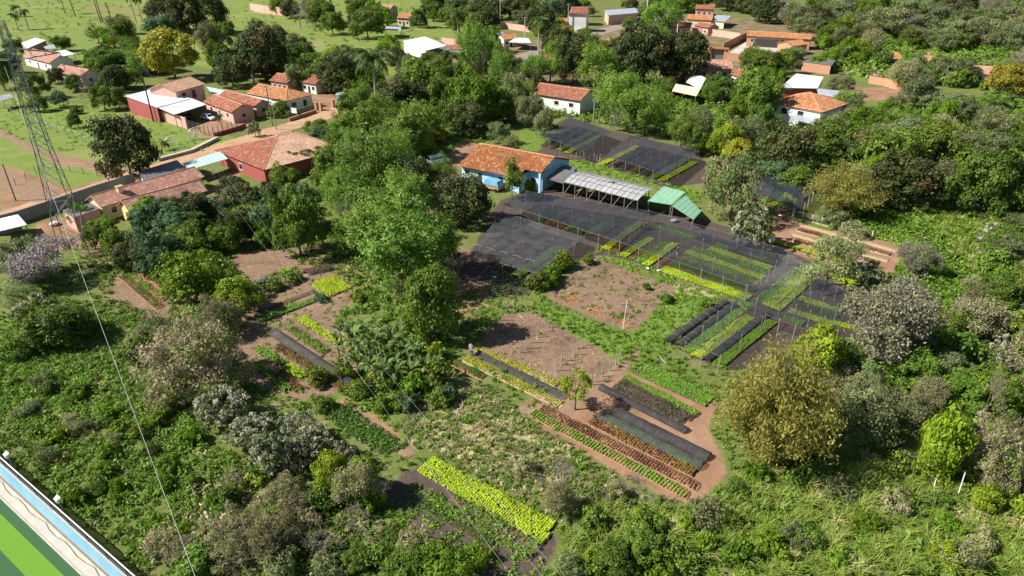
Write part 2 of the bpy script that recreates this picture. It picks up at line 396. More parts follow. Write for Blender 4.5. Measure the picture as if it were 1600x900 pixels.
std_tree('drydome', 'leaf_dry', 3.2, 2.4, 1.5, 230, .6, 80, .12, (135, 136), lump=.2, aspect=.35, shell=(.25, 1), bark='twig')
# shrubs: low, dense, down to the ground
std_tree('bush', 'leaf_mid', 1.5, 1.1, 1.0, 34, .62, 60, .16, (141, 142, 143), r0=.07, hf=.5, lump=.35)
std_tree('bush_fresh', 'leaf_fresh', 1.5, 1.0, .95, 34, .6, 60, .16, (151, 152), r0=.07, hf=.5, lump=.35)
std_tree('bush_lime', 'leaf_lime', 1.3, 1.1, 1.0, 30, .55, 60, .15, (161,), r0=.07, hf=.5, lump=.35)
std_tree('bush_grey', 'leaf_grey', 1.5, 1.1, 1.0, 34, .6, 55, .15, (171, 172), r0=.07, hf=.5, aspect=.42, lump=.35)
std_tree('bush_dry', 'leaf_dry', 1.5, 1.0, .95, 34, .6, 55, .14, (181, 182), r0=.07, hf=.5, aspect=.4, lump=.35)
std_tree('bush_blue', 'leaf_blue', 1.3, 1.0, .95, 30, .58, 55, .19, (191,), r0=.07, hf=.5, lump=.3)

# trees that are mostly bare: limbs, twigs and a thin crown on the twig ends
def bare_tree(kind, h, spread, seeds, leafmat=None, nleaf=0, leaf=.12, bark='twig', depth=5, **kw):
    for sd_ in seeds:
        limb, tw, ends = skeleton(kind, bark, h, spread, sd_, depth=depth, **kw)
        parts = [('trunk', limb), ('twigs', tw.mesh(kind+'_twigs', bark))]
        P = np.array([e[0] for e in ends])
        if leafmat:
            r = np.random.default_rng(sd_); ci = np.repeat(np.arange(len(P)), nleaf)
            C = P[ci]+r.normal(scale=.28, size=(len(ci), 3))
            V, F = quads(C, rdir(len(ci), r), leaf*r.uniform(.6, 1.3, len(ci)), .6, None, r)
            cl = r.uniform(0, 1, len(P)); parts.append(('crown', mesh_np(kind+'_crown', V, F, leafmat, rep(r.uniform(0, 1, len(ci))), rep(cl[ci]))))
        reg(kind, parts, 2*np.percentile(np.hypot(P[:, 0], P[:, 1]), 95), np.percentile(P[:, 2], 98))
bare_tree('bare', 7.0, 1.15, (201, 202), depth=6, fork=3, nmain=4)
bare_tree('dry', 5.2, 1.5, (211, 212), 'leaf_dry', 8, .12, depth=5, fork=4, nmain=5)
bare_tree('pink', 6.0, 1.45, (221, 222), 'leaf_pink', 12, .105, depth=5, fork=4, nmain=5)
bare_tree('lilac', 6.0, 1.35, (231,), 'leaf_lilac', 8, .13, depth=5, fork=4, nmain=5)

# bamboo: arching culms with leaf sprays
def bamboo(seed, R=4.2, Hh=9.0, nc=90):
    r = np.random.default_rng(seed); m = MB(); Cs = []; Ts = []; cl = []
    for i in range(nc):
        a = r.uniform(0, 2*math.pi); rad = R*math.sqrt(r.uniform(0.02, 1)); hh = Hh*r.uniform(.72, 1.08)*(1-.38*(rad/R)**2)
        b = np.array([math.cos(a)*rad*.22, math.sin(a)*rad*.22, 0]); pts = []
        for t in np.linspace(0, 1, 7):
            pts.append(b+np.array([math.cos(a), math.sin(a), 0])*rad*(t**2.0)+np.array([0, 0, hh*(t-.28*t**4*(rad/R))]))
        for k in range(5): m.bar(pts[k], pts[k+1], .05*(1-k*.16), .05*(1-(k+1)*.16), 3)
        c0 = r.uniform(0, 1)
        for t in r.uniform(.12, 1.0, 34):
            k = min(5, int(t*6)); f = t*6-k; p = pts[k]*(1-f)+pts[k+1]*f
            n = 13; q = p+r.normal(scale=(.38, .38, .30), size=(n, 3)); q[:, 2] -= .12
            Cs.append(q); Ts.append(r.normal(scale=.55, size=(n, 3))+np.array([math.cos(a)*.6, math.sin(a)*.6, -.5])); cl.append(np.full(n, c0*.6+r.uniform(0, .4)))
    C = np.concatenate(Cs); T = np.concatenate(Ts); cl = np.concatenate(cl); C[:, 2] = np.maximum(C[:, 2], .1)
    nn = unit(r.normal(size=C.shape)+np.array([0, 0, .9]))
    V, F = quads(C, nn, .15*r.uniform(.6, 1.3, len(C)), .3, T, r)
    return m.mesh('bamboo_culms', 'bamboo_culm'), mesh_np('bamboo_leaves', V, F, 'leaf_bamboo', rep(r.uniform(0, 1, len(C))), rep(cl)), 2*R, Hh*.93
for sd_ in (301, 302):
    a, b, ww, hh = bamboo(sd_); reg('bamboo', [('culms', a), ('crown', b)], ww, hh)

# palms: each frond is a part of its own
def frond_mesh(name, L, arch, npair, leaflet, seed, mat='leaf_palm', hang=.5):
    r = np.random.default_rng(seed); t = np.linspace(0.02, 1, npair)
    x = L*(t-.18*t**3); z = L*(arch*t-(arch+.42)*t**2.2); tang = unit(np.stack([np.gradient(x), 0*t, np.gradient(z)], 1))
    ctr = np.stack([x, 0*t, z], 1); V = []; F = []; n = 0; tint = []
    for s in (-1, 1):
        ln = leaflet*np.sin(np.pi*np.clip(t*.86+.1, 0, 1))**.6
        tip = ctr+np.stack([.45*ln*tang[:, 0], s*ln*.85, .45*ln*tang[:, 2]-hang*ln*r.uniform(.6, 1.3, npair)], 1)
        hw = tang*(.055+0*t)[:, None]
        mid = (ctr+tip)/2+np.array([0, 0, .12])*ln[:, None]
        P = np.stack([ctr-hw, mid-hw*1.5, tip, mid+hw*1.5], 1).reshape(-1, 3)
        V.append(P); tint.append(rep(r.uniform(0, 1, npair)))
    V = np.concatenate(V); F = np.arange(len(V)).reshape(-1, 4)
    m = MB()
    for i in range(0, npair-1, 3):
        j = min(i+3, npair-1); m.bar(ctr[i], ctr[j], .05*(1-t[i]*.8), .05*(1-t[j]*.8), 3)
    base = len(V); quads_f = [list(f) for f in F]+[[i+base for i in f] for f in m.F]
    VV = np.concatenate([V, np.array(m.V)]); tn = np.concatenate([np.concatenate(tint), np.full(len(m.V), .6)])
    return mesh_np(name, VV, quads_f, mat, tn, np.full(len(VV), .4))
def palm_trunk_mesh(h, r0, r1, seed, mat='palm_trunk', bulge=0.0):
    m = MB(); r = random.Random(seed); p = Vector((0, 0, -.1)); n = 6; cx = r.uniform(-.3, .3); cy = r.uniform(-.3, .3)
    for i in range(n):
        t = (i+1)/n; q = Vector((cx*t*t, cy*t*t, h*t)); ra = r0+(r1-r0)*(i/n)+bulge*math.sin(math.pi*i/n); rb = r0+(r1-r0)*t+bulge*math.sin(math.pi*t)
        m.bar(p, q, ra, rb, 7); p = q
    return m.mesh('palm_trunk', mat), p
FROND = {'palm': frond_mesh('palm_frond', 2.6, .55, 26, .75, 5, hang=.9), 'royal': frond_mesh('royal_frond', 3.4, .62, 30, .85, 6, hang=.8)}
SHAFT = MB().bar((0, 0, 0), (0, 0, 1.3), .2, .12, 7).mesh('crown_shaft', 'leaf_palm')
def palm(kind, u, v, hpx, label, wscale=1.0, crown_only=False):
    p = G(u, v); s = ppm(p); h = hpx/s/math.cos(math.atan2(CAM_H, p.y))
    sc = wscale*(1.0 if kind == 'palm' else 1.0)
    o = thing('palm_tree', label, 'palm', p, random.uniform(0, 6.28), 'palm trees')
    tm, top = palm_trunk_mesh(max(1.5, h-1.4*sc), .22*sc, .13*sc, int(u), 'palm_trunk' if kind == 'palm' else 'bark_pale', .06 if kind == 'royal' else 0)
    add('trunk', tm, o)
    if kind == 'royal':
        sh = add('crown_shaft', SHAFT, o, top); top = top+Vector((0, 0, 1.2))
    nf = 15
    for i in range(nf):
        f = add('frond', FROND[kind], o, top); e = random.uniform(-.75, .45) if i > 4 else random.uniform(-1.1, -.5)
        f.rotation_euler = (random.uniform(-.25, .25), e, 2*math.pi*i/nf*2.62); f.scale = (sc*random.uniform(.8, 1.1),)*3
    return o

# banana: pseudostem and big arching leaves, each leaf a part
def banana_leaf_mesh(seed, L=2.3, wd=.18):
    r = np.random.default_rng(seed); n = 8; t = np.linspace(0, 1, n); a = .95+r.uniform(-.1, .1)
    x = L*(.6*t); z = L*((a+.25)*t-(.7+r.uniform(0, .45))*t**2); hw = wd*np.sin(np.pi*np.clip(t*.9+.08, 0, 1))**.7
    V = []; F = []
    for i in range(n): V += [(x[i], -hw[i], z[i]+hw[i]*.35), (x[i], 0, z[i]), (x[i], hw[i], z[i]+hw[i]*.35)]
    for i in range(n-1): F += [[3*i, 3*i+1, 3*i+4, 3*i+3], [3*i+1, 3*i+2, 3*i+5, 3*i+4]]
    return mesh_np('banana_leaf', np.array(V), np.array(F), 'leaf_banana', r.uniform(.2, .9)+0*np.arange(len(V)), np.full(len(V), r.uniform(0, .9)))
BLEAF = [banana_leaf_mesh(s) for s in range(400, 408)]+[mesh_np('banana_leaf_old', *(lambda m: (np.array([v.co for v in m.vertices])*np.array([.8, .8, 1])-np.array([0, 0, 0]), np.array([list(p.vertices) for p in m.polygons])))(banana_leaf_mesh(409)), 'leaf_banana', np.full(24, .5), np.full(24, .99))]
BSTEM = MB().bar((0, 0, -.1), (.05, .03, 1.1), .14, .12, 7).bar((.05, .03, 1.1), (0, 0, 2.2), .12, .07, 7).mesh('banana_stem', 'bamboo_culm')
def banana(x, y, sc, label, group):
    o = thing('banana_plant', label, 'banana plant', (x, y, 0), random.uniform(0, 6.28), group); o.scale = (sc,)*3
    add('stem', BSTEM, o)
    n = random.randint(8, 10)
    for i in range(n):
        l = add('leaf', random.choice(BLEAF[:8]) if i < n-1 else BLEAF[8], o, (0, 0, 2.0+random.uniform(-.2, .2)))
        e = random.uniform(-.45, .35) if i < n-1 else .9
        l.rotation_euler = (random.uniform(-.3, .3), e, i*2.4+random.uniform(-.3, .3)); l.scale = (random.uniform(.75, 1.15),)*3

# ------------------------------------------------------------------ placing trees; labels are settled at the end
PLACED = []
PHR = {'broad': 'leafy mid-green tree', 'fresh': 'bright green leafy tree', 'mango': 'dark green domed tree', 'blue': 'bluish green tree', 'wisp': 'tall feathery light green tree',
       'grey': 'grey-green tree', 'yellow': 'yellow-green domed tree', 'lime': 'yellowish lime tree', 'brown': 'brownish green tree', 'willow': 'pale fluffy tree', 'silver': 'shrub topped with whitish flowers',
       'slim': 'slim upright light tree', 'thin': 'small thin-crowned tree', 'bush': 'green bush', 'bush_fresh': 'bright green bush', 'bush_lime': 'lime green bush', 'bush_grey': 'grey-green bush',
       'bush_dry': 'straw-coloured dry bush', 'bush_blue': 'bluish green bush', 'bare': 'bare leafless tree', 'dry': 'dry twiggy tree', 'drydome': 'dense dry domed tree', 'pink': 'pinkish grey half-bare tree', 'lilac': 'lilac flowering half-bare tree', 'bamboo': 'yellowish bamboo clump'}
NAMES = {'bamboo': 'bamboo_clump', 'mango': 'domed_tree', 'wisp': 'feathery_tree', 'grey': 'grey_green_tree', 'brown': 'brownish_tree', 'yellow': 'yellow_tree', 'lime': 'lime_tree', 'bare': 'bare_tree', 'dry': 'dry_tree', 'drydome': 'dry_tree', 'pink': 'flowering_tree', 'lilac': 'flowering_tree', 'willow': 'willowy_tree', 'blue': 'bluish_tree', 'slim': 'slim_tree', 'thin': 'small_tree', 'silver': 'flowering_shrub', 'bush_dry': 'dry_shrub'}
def plant_tree(kind, u, v, wpx, hpx, label=None, group=None):
    p = G(u, v); s = ppm(p); dep = math.atan2(CAM_H, p.y)
    W = wpx/s; Hh = max((hpx/s-.30*W*math.sin(dep))/math.cos(dep), .35*W)
    return put_tree(kind, p, W, Hh, label, group)
def put_tree(kind, p, W, Hh, label=None, group=None):
    pr = random.choice(PROTO[kind]); shrub = kind.startswith('bush') or kind == 'silver'
    nm = NAMES.get(kind, 'shrub' if shrub else 'tree')
    o = thing(nm, label or '', 'bamboo' if kind == 'bamboo' else ('shrub' if shrub else 'tree'), (p[0], p[1], 0), random.uniform(0, 6.28))
    o.scale = (W/pr['w'], W/pr['w'], Hh/pr['h'])
    for nm_, me in pr['parts']: add(nm_, me, o)
    PLACED.append([o, kind, UV((p[0], p[1], Hh*.5)), label, group])
    return o
# ------------------------------------------------------------------ ground sheet
PITCH_Z = -2.0
WALL_A = G(-40, 686, .35); WALL_B = G(256, 950, .35); WALL_A.z = WALL_B.z = 0.0           # line of the sports-pitch wall
wd_ = (WALL_B-WALL_A).normalized(); wn_ = Vector((wd_.y, -wd_.x, 0))       # points into the pitch
if wn_.x > 0: wn_ = -wn_
SOIL = [  # brown garden soil
 [(850,466),(925,400),(1058,450),(988,520)],
 [(728,552),(782,488),(838,488),(972,568),(928,606),(868,606)],
 [(620,745),(668,718),(880,842),(850,880),(838,905),(742,905),(596,776)],
 [(372,470),(478,412),(552,440),(560,470),(520,498),(575,600),(470,628),(372,590),(360,520)],
 [(176,430),(262,424),(262,500),(180,470)],
 [(352,400),(440,385),(470,415),(390,440)],
 [(705,445),(782,312),(850,290),(1010,322),(1110,345),(1240,390),(1345,470),(1340,540),(1200,585),(1088,566),(1178,474),(1030,418),(938,398),(900,405),(825,458),(760,470)],
 [(836,242),(888,182),(962,205),(1095,236),(1112,284),(1040,294),(930,254)],
 [(1168,310),(1188,258),(1290,290),(1242,340)],
 [(720,380),(760,440),(700,500),(690,440)],
]
RED = [  # red earth and dirt
 [(806,642),(866,608),(938,604),(972,574),(1126,630),(1104,664),(1122,700),(1142,740),(1092,792),(1058,788),(935,722),(872,684)],
 [(640,338),(716,220),(768,226),(716,264),(722,305),(690,336)],
 [(284,202),(372,176),(412,196),(335,216)],
 [(0,258),(22,262),(50,285),(75,312),(0,345)], [(60,245),(150,252),(222,264),(225,282),(130,303),(80,312),(120,292),(165,278),(140,264),(90,256)],
 [(52,350),(140,328),(165,385),(60,392)],
 [(1315,136),(1415,136),(1420,156),(1320,158)],
 [(475,150),(525,145),(530,172),(500,185)],
 [(1190,345),(1250,340),(1420,388),(1385,440),(1300,412),(1195,385)],
 [(540,655),(575,640),(660,712),(640,720)],
 [(320,300),(372,262),(378,290),(350,312)],
 [(1345,735),(1360,742),(1395,775),(1380,772)],
 [(130,10),(330,26),(330,30),(130,14)], [(20,260),(120,300),(100,306),(0,275)],
 [(690,440),(760,440),(770,480),(700,490)],
 [(1205,335),(1240,338),(1200,395),(1170,385)],
]
STRAW = [ [(640,640),(760,640),(870,690),(880,770),(780,730),(690,700)], [(400,700),(520,780),(420,900),(300,900),(330,820)],
 [(1420,300),(1600,260),(1600,380),(1480,400)], [(1050,440),(1120,462),(1080,500),(1040,490)], [(860,500),(930,505),(960,530),(900,540)] ]
LUSH = [ [(0,500),(60,470),(130,590),(90,640),(0,620)], [(1310,330),(1420,330),(1500,470),(1420,480),(1330,400)], [(835,470),(990,530),(1000,580),(960,560),(840,500)],
 [(890,270),(1010,310),(1100,300),(900,225),(800,215)], [(985,530),(1060,455),(1120,470),(1030,560)], [(820,195),(960,215),(1100,300),(1080,320),(800,230)],
 [(1330,85),(1400,95),(1380,130),(1320,125)], [(1080,50),(1140,60),(1120,90),(1085,80)], [(500,620),(560,610),(640,695),(605,712)] ]
PAST = [ [(-50,-20),(620,-20),(780,70),(760,110),(620,95),(420,60),(340,110),(230,90),(130,100),(60,80),(0,110),(-50,120)], [(-50,140),(330,190),(380,230),(200,300),(-50,330)], [(350,20),(780,40),(770,120),(400,110)] ]
def axis(vals):
    out = [vals[0][0]]
    for a, b, st in vals:
        n = max(1, int(round((b-a)/st))); out += list(np.linspace(a, b, n+1)[1:])
    return np.array(out)
gx = axis([(-2500, -400, 300), (-400, -110, 4.0), (-110, 110, .8), (110, 400, 4.0), (400, 2500, 300)])
gy = axis([(-60, 25, 5), (25, 150, .8), (150, 260, 2.0), (260, 560, 5.0), (560, 3500, 245)])
XX, YY = np.meshgrid(gx, gy); gv = np.stack([XX.ravel(), YY.ravel(), np.zeros(XX.size)], 1)
side = (gv[:, 0]-WALL_A.x)*wn_.x+(gv[:, 1]-WALL_A.y)*wn_.y
along = (gv[:, 0]-WALL_A.x)*wd_.x+(gv[:, 1]-WALL_A.y)*wd_.y
inpit = (side > 0.1) & (side < 38) & (along > -19) & (along < 55)
# soft undulation off the garden
und = .35*np.sin(gv[:, 0]*.11+1.3)*np.sin(gv[:, 1]*.09)
far = np.clip((np.hypot(gv[:, 0]-8, gv[:, 1]-75)-60)/40, 0, 1)
nx, ny = len(gx), len(gy)
idx = np.arange(nx*ny).reshape(ny, nx)
gf = np.stack([idx[:-1, :-1], idx[:-1, 1:], idx[1:, 1:], idx[1:, :-1]], -1).reshape(-1, 4)
gf = gf[~inpit[gf].all(1)]                                   # the pitch lies in a cutting: no ground sheet there
edge = inpit & (side < 1.6)
gv[edge, 0] -= (side[edge]-.1)*wn_.x; gv[edge, 1] -= (side[edge]-.1)*wn_.y
gme = mesh_np('ground', gv, gf, None)
def field(polys):
    a = np.zeros(len(gv))
    for p in polys: a = np.maximum(a, pip(gv[:, 0], gv[:, 1], gpoly(p)).astype(float))
    a = a.reshape(ny, nx)
    for _ in range(2):
        b = a.copy(); b[1:-1, 1:-1] = (a[1:-1, 1:-1]*2+a[:-2, 1:-1]+a[2:, 1:-1]+a[1:-1, :-2]+a[1:-1, 2:])/6; a = b
    return a.ravel()
DARK = [SOIL[6], SOIL[7], SOIL[8], SOIL[2]]  # net shade painted into the soil colour; the last plot's soil is dark itself
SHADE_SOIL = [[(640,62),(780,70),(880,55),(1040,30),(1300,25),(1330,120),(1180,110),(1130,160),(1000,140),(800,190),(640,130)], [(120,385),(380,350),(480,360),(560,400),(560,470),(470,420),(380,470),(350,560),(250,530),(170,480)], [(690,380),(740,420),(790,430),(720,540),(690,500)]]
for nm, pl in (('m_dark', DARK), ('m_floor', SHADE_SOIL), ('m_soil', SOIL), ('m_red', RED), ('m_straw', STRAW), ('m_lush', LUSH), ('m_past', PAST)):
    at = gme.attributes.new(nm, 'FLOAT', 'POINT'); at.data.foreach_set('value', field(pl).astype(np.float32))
m, nt, b = new_mat('ground_mat')
gp = geopos(nt)
nf = noise(nt, 1.6, 8, 0.7, gp); nm_ = noise(nt, 0.22, 6, 0.62, gp); nb = noise(nt, 0.045, 4, 0.55, gp); nh = noise(nt, 6.0, 3, .6, gp)
def masked(name, amt=0.55):
    s_ = math_n(nt, 'ADD', attr(nt, name), math_n(nt, 'MULTIPLY', math_n(nt, 'SUBTRACT', math_n(nt, 'ADD', math_n(nt, 'MULTIPLY', nf, .5), math_n(nt, 'MULTIPLY', nm_, .5)), 0.5), amt*2.2))
    return ramp(nt, s_, .38, .62)
base = mixc(nt, (.085, .12, .026), (.155, .18, .048), ramp(nt, nf, .35, .68))
base = mixc(nt, base, (.19, .165, .085), ramp(nt, nm_, .5, .68, 0, .8))
base = mixc(nt, base, (.045, .065, .018), ramp(nt, noise(nt, 3.2, 6, .75, gp), .5, .66, 0, .75))
base = mixc(nt, base, (.26, .22, .13), ramp(nt, noise(nt, .9, 7, .75, gp, .6), .56, .68, 0, .7))
past = mixc(nt, (.115, .17, .033), (.18, .215, .055), ramp(nt, nm_, .3, .7))
past = mixc(nt, past, (.085, .13, .025), ramp(nt, nf, .52, .75, 0, .8))
past = mixc(nt, past, (.25, .22, .10), ramp(nt, nb, .52, .68, 0, .6))
lush = mixc(nt, (.065, .12, .018), (.16, .22, .042), ramp(nt, nf, .38, .62))
straw = mixc(nt, (.17, .17, .06), (.42, .35, .21), ramp(nt, nf, .4, .66))
soil = mixc(nt, (.245, .165, .11), (.135, .085, .058), ramp(nt, nf, .35, .7))
soil = mixc(nt, soil, (.10, .068, .05), ramp(nt, noise(nt, .16, 5, .65, gp, 1.5), .5, .66, 0, .7))
soil = mixc(nt, soil, (.30, .23, .16), ramp(nt, noise(nt, .5, 6, .7, gp, .8), .56, .7, 0, .7))
soil = mixc(nt, soil, (.11, .14, .04), ramp(nt, math_n(nt, 'MULTIPLY', nf, nm_), .31, .40, 0, .55))
red = mixc(nt, (.29, .18, .115), (.215, .11, .066), ramp(nt, nm_, .35, .65))
red = mixc(nt, red, (.34, .25, .175), ramp(nt, nf, .5, .75, 0, .5))
red = mixc(nt, red, (.13, .15, .045), ramp(nt, math_n(nt, 'MULTIPLY', nf, nm_), .27, .36, 0, .7))
c = mixc(nt, base, past, masked('m_past', .3))
c = mixc(nt, c, straw, masked('m_straw', .9))
c = mixc(nt, c, lush, masked('m_lush', .5))
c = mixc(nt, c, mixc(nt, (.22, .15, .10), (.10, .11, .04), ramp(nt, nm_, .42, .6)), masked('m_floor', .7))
c = mixc(nt, c, soil, masked('m_soil', .35))
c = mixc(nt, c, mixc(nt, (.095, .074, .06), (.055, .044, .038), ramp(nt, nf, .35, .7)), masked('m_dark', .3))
c = mixc(nt, c, red, masked('m_red', .75))
nt.links.new(c, b.inputs['Base Color']); b.inputs['Roughness'].default_value = .95; b.inputs['Specular IOR Level'].default_value = .1
bump(nt, b, math_n(nt, 'ADD', math_n(nt, 'MULTIPLY', nh, .4), nf), .9, .12)
gme.materials.append(m)
ground = add('ground', gme); ground['kind'] = 'structure'

# ------------------------------------------------------------------ road, lanes and paths
def ribbon(name, pts, widths, mat, z=.012, jit=.25, step=1.5):
    P = [G(u, v).xy for u, v in pts]; W = widths if isinstance(widths, list) else [widths]*len(P)
    S = []; 
    for i in range(len(P)-1):
        n = max(2, int((P[i+1]-P[i]).length/step))
        for k in range(n): t = k/n; S.append((P[i].lerp(P[i+1], t), W[i]*(1-t)+W[i+1]*t))
    S.append((P[-1], W[-1])); V = []; r = random.Random(len(S))
    for i, (p, w_) in enumerate(S):
        a = S[max(0, i-2)][0]; c_ = S[min(len(S)-1, i+2)][0]; d = (c_-a).normalized(); n_ = Vector((-d.y, d.x))
        for f in (-1, -.5, 0, .5, 1):
            e = w_/2*f+(r.uniform(-jit, jit) if abs(f) == 1 else 0); q = p+n_*e; V.append((q.x, q.y, z+.04*(1-f*f)))
    F = [[5*i+k, 5*i+k+1, 5*i+k+6, 5*i+k+5] for i in range(len(S)-1) for k in range(4)]
    o = add(name, mesh_np(name, np.array(V), np.array(F), mat)); o['kind'] = 'structure'
    return o
m, nt, b = new_mat('dirt_road')
gp = geopos(nt)
c = mixc(nt, (.40, .25, .15), (.31, .18, .105), ramp(nt, noise(nt, .35, 6, .6, gp), .35, .65))
c = mixc(nt, c, (.55, .44, .34), ramp(nt, noise(nt, 2.0, 6, .7, gp), .5, .75, 0, .7))
nt.links.new(c, b.inputs['Base Color']); b.inputs['Roughness'].default_value = .95; b.inputs['Specular IOR Level'].default_value = .1
bump(nt, b, noise(nt, 3, 5, .6, gp), .5, .05)
simple('path_earth', (.25, .17, .115), (.18, .115, .075), 1.2, .95, .1, bmp=.5)
simple('asphalt_old', (.27, .22, .19), (.2, .16, .14), .8, .95, .1)
ribbon('road', [(-70,362),(60,322),(150,296),(230,268),(330,236),(420,207),(500,184),(530,171),(552,160)], 6.2, 'dirt_road', .03)
ribbon('track', [(218,268),(150,258),(100,246),(55,236),(0,205),(-40,190)], [2.5,2.2,2,2,2,2], 'path_earth', .016, .35)
ribbon('side_road', [(-70,250),(-10,268),(40,292),(75,312)], [4,4,5,6], 'path_earth', .02, .4)
ribbon('village_road', [(770,108),(815,90),(870,70),(905,60),(950,46),(1000,34),(1060,22)], [7,7,7,8,9,9,9], 'asphalt_old', .03)
ribbon('garden_path', [(812,640),(880,640),(930,606),(978,568),(1000,545)], [1.6,2.2,1.6,1.2,1.0], 'path_earth', .012, .2)
ribbon('ditch_path', [(640,715),(600,680),(560,650),(535,622)], [1.3,1.3,1.2,1], 'path_earth', .012, .2)
ribbon('strip_path', [(402,516),(470,488),(520,468),(556,452)], [1.2,1.2,1.2,1], 'path_earth', .012, .2)
ribbon('yard_path', [(330,24),(230,18),(120,8)], 2.0, 'path_earth', .02, .3)

# ------------------------------------------------------------------ undergrowth
def tuft(n, rad, hh, leaf, seed, aspect=.55):
    r = np.random.default_rng(seed); d = rdir(n, r); d[:, 2] = np.abs(d[:, 2])
    C = d*r.uniform(.45, 1, n)[:, None]*np.array([rad, rad, hh])+np.array([0, 0, .04])
    nn = unit(d+r.normal(scale=.6, size=(n, 3))+np.array([0, 0, .5]))
    return quads(C, nn, leaf*r.uniform(.6, 1.4, n), aspect, None, r)[0], r.uniform(0, 1, n)
def blades(n, rad, hh, wd, seed):
    """arching grass blades, two quads each"""
    r = np.random.default_rng(seed); a = r.uniform(0, 6.283, n); b = r.uniform(0, 6.283, n); rr = rad*.35*np.sqrt(r.uniform(0, 1, n))
    base = np.stack([np.cos(b)*rr, np.sin(b)*rr, np.zeros(n)], 1); out = np.stack([np.cos(a), np.sin(a), np.zeros(n)], 1)
    ln = hh*r.uniform(.6, 1.1, n)[:, None]; up = np.array([0, 0, 1.])
    mid = base+out*ln*.28+up*ln*.62; tip = base+out*ln*.72+up*ln*r.uniform(.55, 1.0, n)[:, None]
    sdv = np.stack([-np.sin(a), np.cos(a), np.zeros(n)], 1)*wd
    A = np.stack([base-sdv, base+sdv, mid+sdv, mid-sdv], 1); B = np.stack([mid-sdv, mid+sdv, tip+sdv*.2, tip-sdv*.2], 1)
    return np.concatenate([A, B], 1).reshape(-1, 3), np.repeat(r.uniform(0, 1, n), 2)
def scatter_mesh(name, mat, P, sc, tmpls, r, tw=.6, z=0.0, clump_noise=True, hs=None):
    """many copies of small templates as ONE mesh of real leaves"""
    Vs = []; Ts = []; Cs = []
    which = r.integers(0, len(tmpls), len(P)); rot = r.uniform(0, 6.283, len(P)); it = r.uniform(0, 1, len(P))
    pn = .5+.5*np.sin(P[:, 0]*.9+2*np.sin(P[:, 1]*.5))*np.cos(P[:, 1]*.8+1.5*np.sin(P[:, 0]*.4)); ic = np.clip(.55*r.uniform(0, 1, len(P))+.45*pn, 0, 1)
    for k, (tv, tt) in enumerate(tmpls):
        s_ = np.where(which == k)[0]
        if not len(s_): continue
        c_, sn = np.cos(rot[s_])[:, None], np.sin(rot[s_])[:, None]
        S = sc[s_][:, None]; Hs = S if hs is None else (sc*hs)[s_][:, None]
        x = tv[None, :, 0]*c_-tv[None, :, 1]*sn; y = tv[None, :, 0]*sn+tv[None, :, 1]*c_
        V = np.stack([x*S+P[s_, 0][:, None], y*S+P[s_, 1][:, None], tv[None, :, 2]*Hs+z+(P[s_, 2][:, None] if P.shape[1] > 2 else 0)], -1)
        Vs.append(V.reshape(-1, 3)); nq = len(tt)
        Ts.append(np.repeat((tw*tt[None, :]+(1-tw)*it[s_][:, None]).ravel(), 4)); Cs.append(np.repeat(np.repeat(ic[s_], nq), 4))
    V = np.concatenate(Vs)
    return mesh_np(name, V, np.arange(len(V)).reshape(-1, 4), mat, np.concatenate(Ts), np.concatenate(Cs))
def sample_poly(poly_px, dens, r, avoid=()):
    pw = gpoly(poly_px); a = np.array(pw); lo = a.min(0); hi = a.max(0)
    n = int(np.prod(hi-lo)*dens); P = r.uniform(lo, hi, size=(n, 2)); P = P[pip(P[:, 0], P[:, 1], pw)]
    for av in avoid: P = P[~pip(P[:, 0], P[:, 1], av)]
    sd = (P[:, 0]-WALL_A.x)*wn_.x+(P[:, 1]-WALL_A.y)*wn_.y; P = P[sd < -.8]
    return P
WEED = [tuft(22, .55, .55, .17, s) for s in range(500, 506)]
FINE = [tuft(14, .45, .3, .13, s) for s in range(510, 514)]
BIG = [tuft(40, 1.0, 1.0, .22, s) for s in range(520, 525)]
BLADE = [blades(38, .8, 1.15, .023, s) for s in range(530, 534)]
GRASS = [blades(12, .5, .45, .03, s) for s in range(540, 543)]
AVOID = [gpoly(p) for p in SOIL+RED]
def stuff(name, label, me):
    o = add(name, me); o['kind'] = 'stuff'; o['label'] = label; o['category'] = 'plants'; return o
UND = np.random.default_rng(99)
def weeds(name, label, poly, dens, tm, mat, smin, smax, r=UND, avoid=True):
    P = sample_poly(poly, dens, r, AVOID if avoid else ())
    me = scatter_mesh(name, mat, P, r.uniform(smin, smax, len(P)), tm, r)
    return stuff(name, label, me)
LEFT = [(-40,560),(60,470),(190,470),(250,520),(260,600),(330,690),(440,740),(560,800),(640,760),(700,830),(760,905),(-40,905)]
weeds('weed_cover', 'tangled green weeds on the slope beside the blue pitch wall', LEFT, 3.0, WEED, 'weed_mix', .45, 1.0)
weeds('weed_clumps', 'taller leafy weed clumps among the slope weeds', [(-40,560),(80,540),(260,600),(330,690),(420,740),(330,800),(200,870),(60,740)], .5, BIG, 'weed_lush', .4, .85)
weeds('dry_weeds', 'straw-coloured dry weeds at the lower left', [(300,760),(440,740),(560,800),(620,905),(215,905)], 1.2, WEED, 'weed_dry', .6, 1.3)
weeds('lawn_grass', 'short bright grass at the left edge below the trees', [(-40,520),(50,470),(140,560),(90,640),(-40,660)], 2.2, GRASS, 'weed_lush', .6, 1.3)
RIGHT = [(860,905),(880,860),(930,790),(1060,800),(1120,790),(1160,740),(1240,700),(1400,690),(1640,640),(1640,905)]
weeds('thicket_cover', 'dense green undergrowth along the lower right', RIGHT, 2.0, WEED, 'weed_lush', .6, 1.2)
weeds('tall_grass', 'tall arching pale grass in the lower right thicket', RIGHT, 1.9, BLADE, 'grass_tall', .6, 1.3)
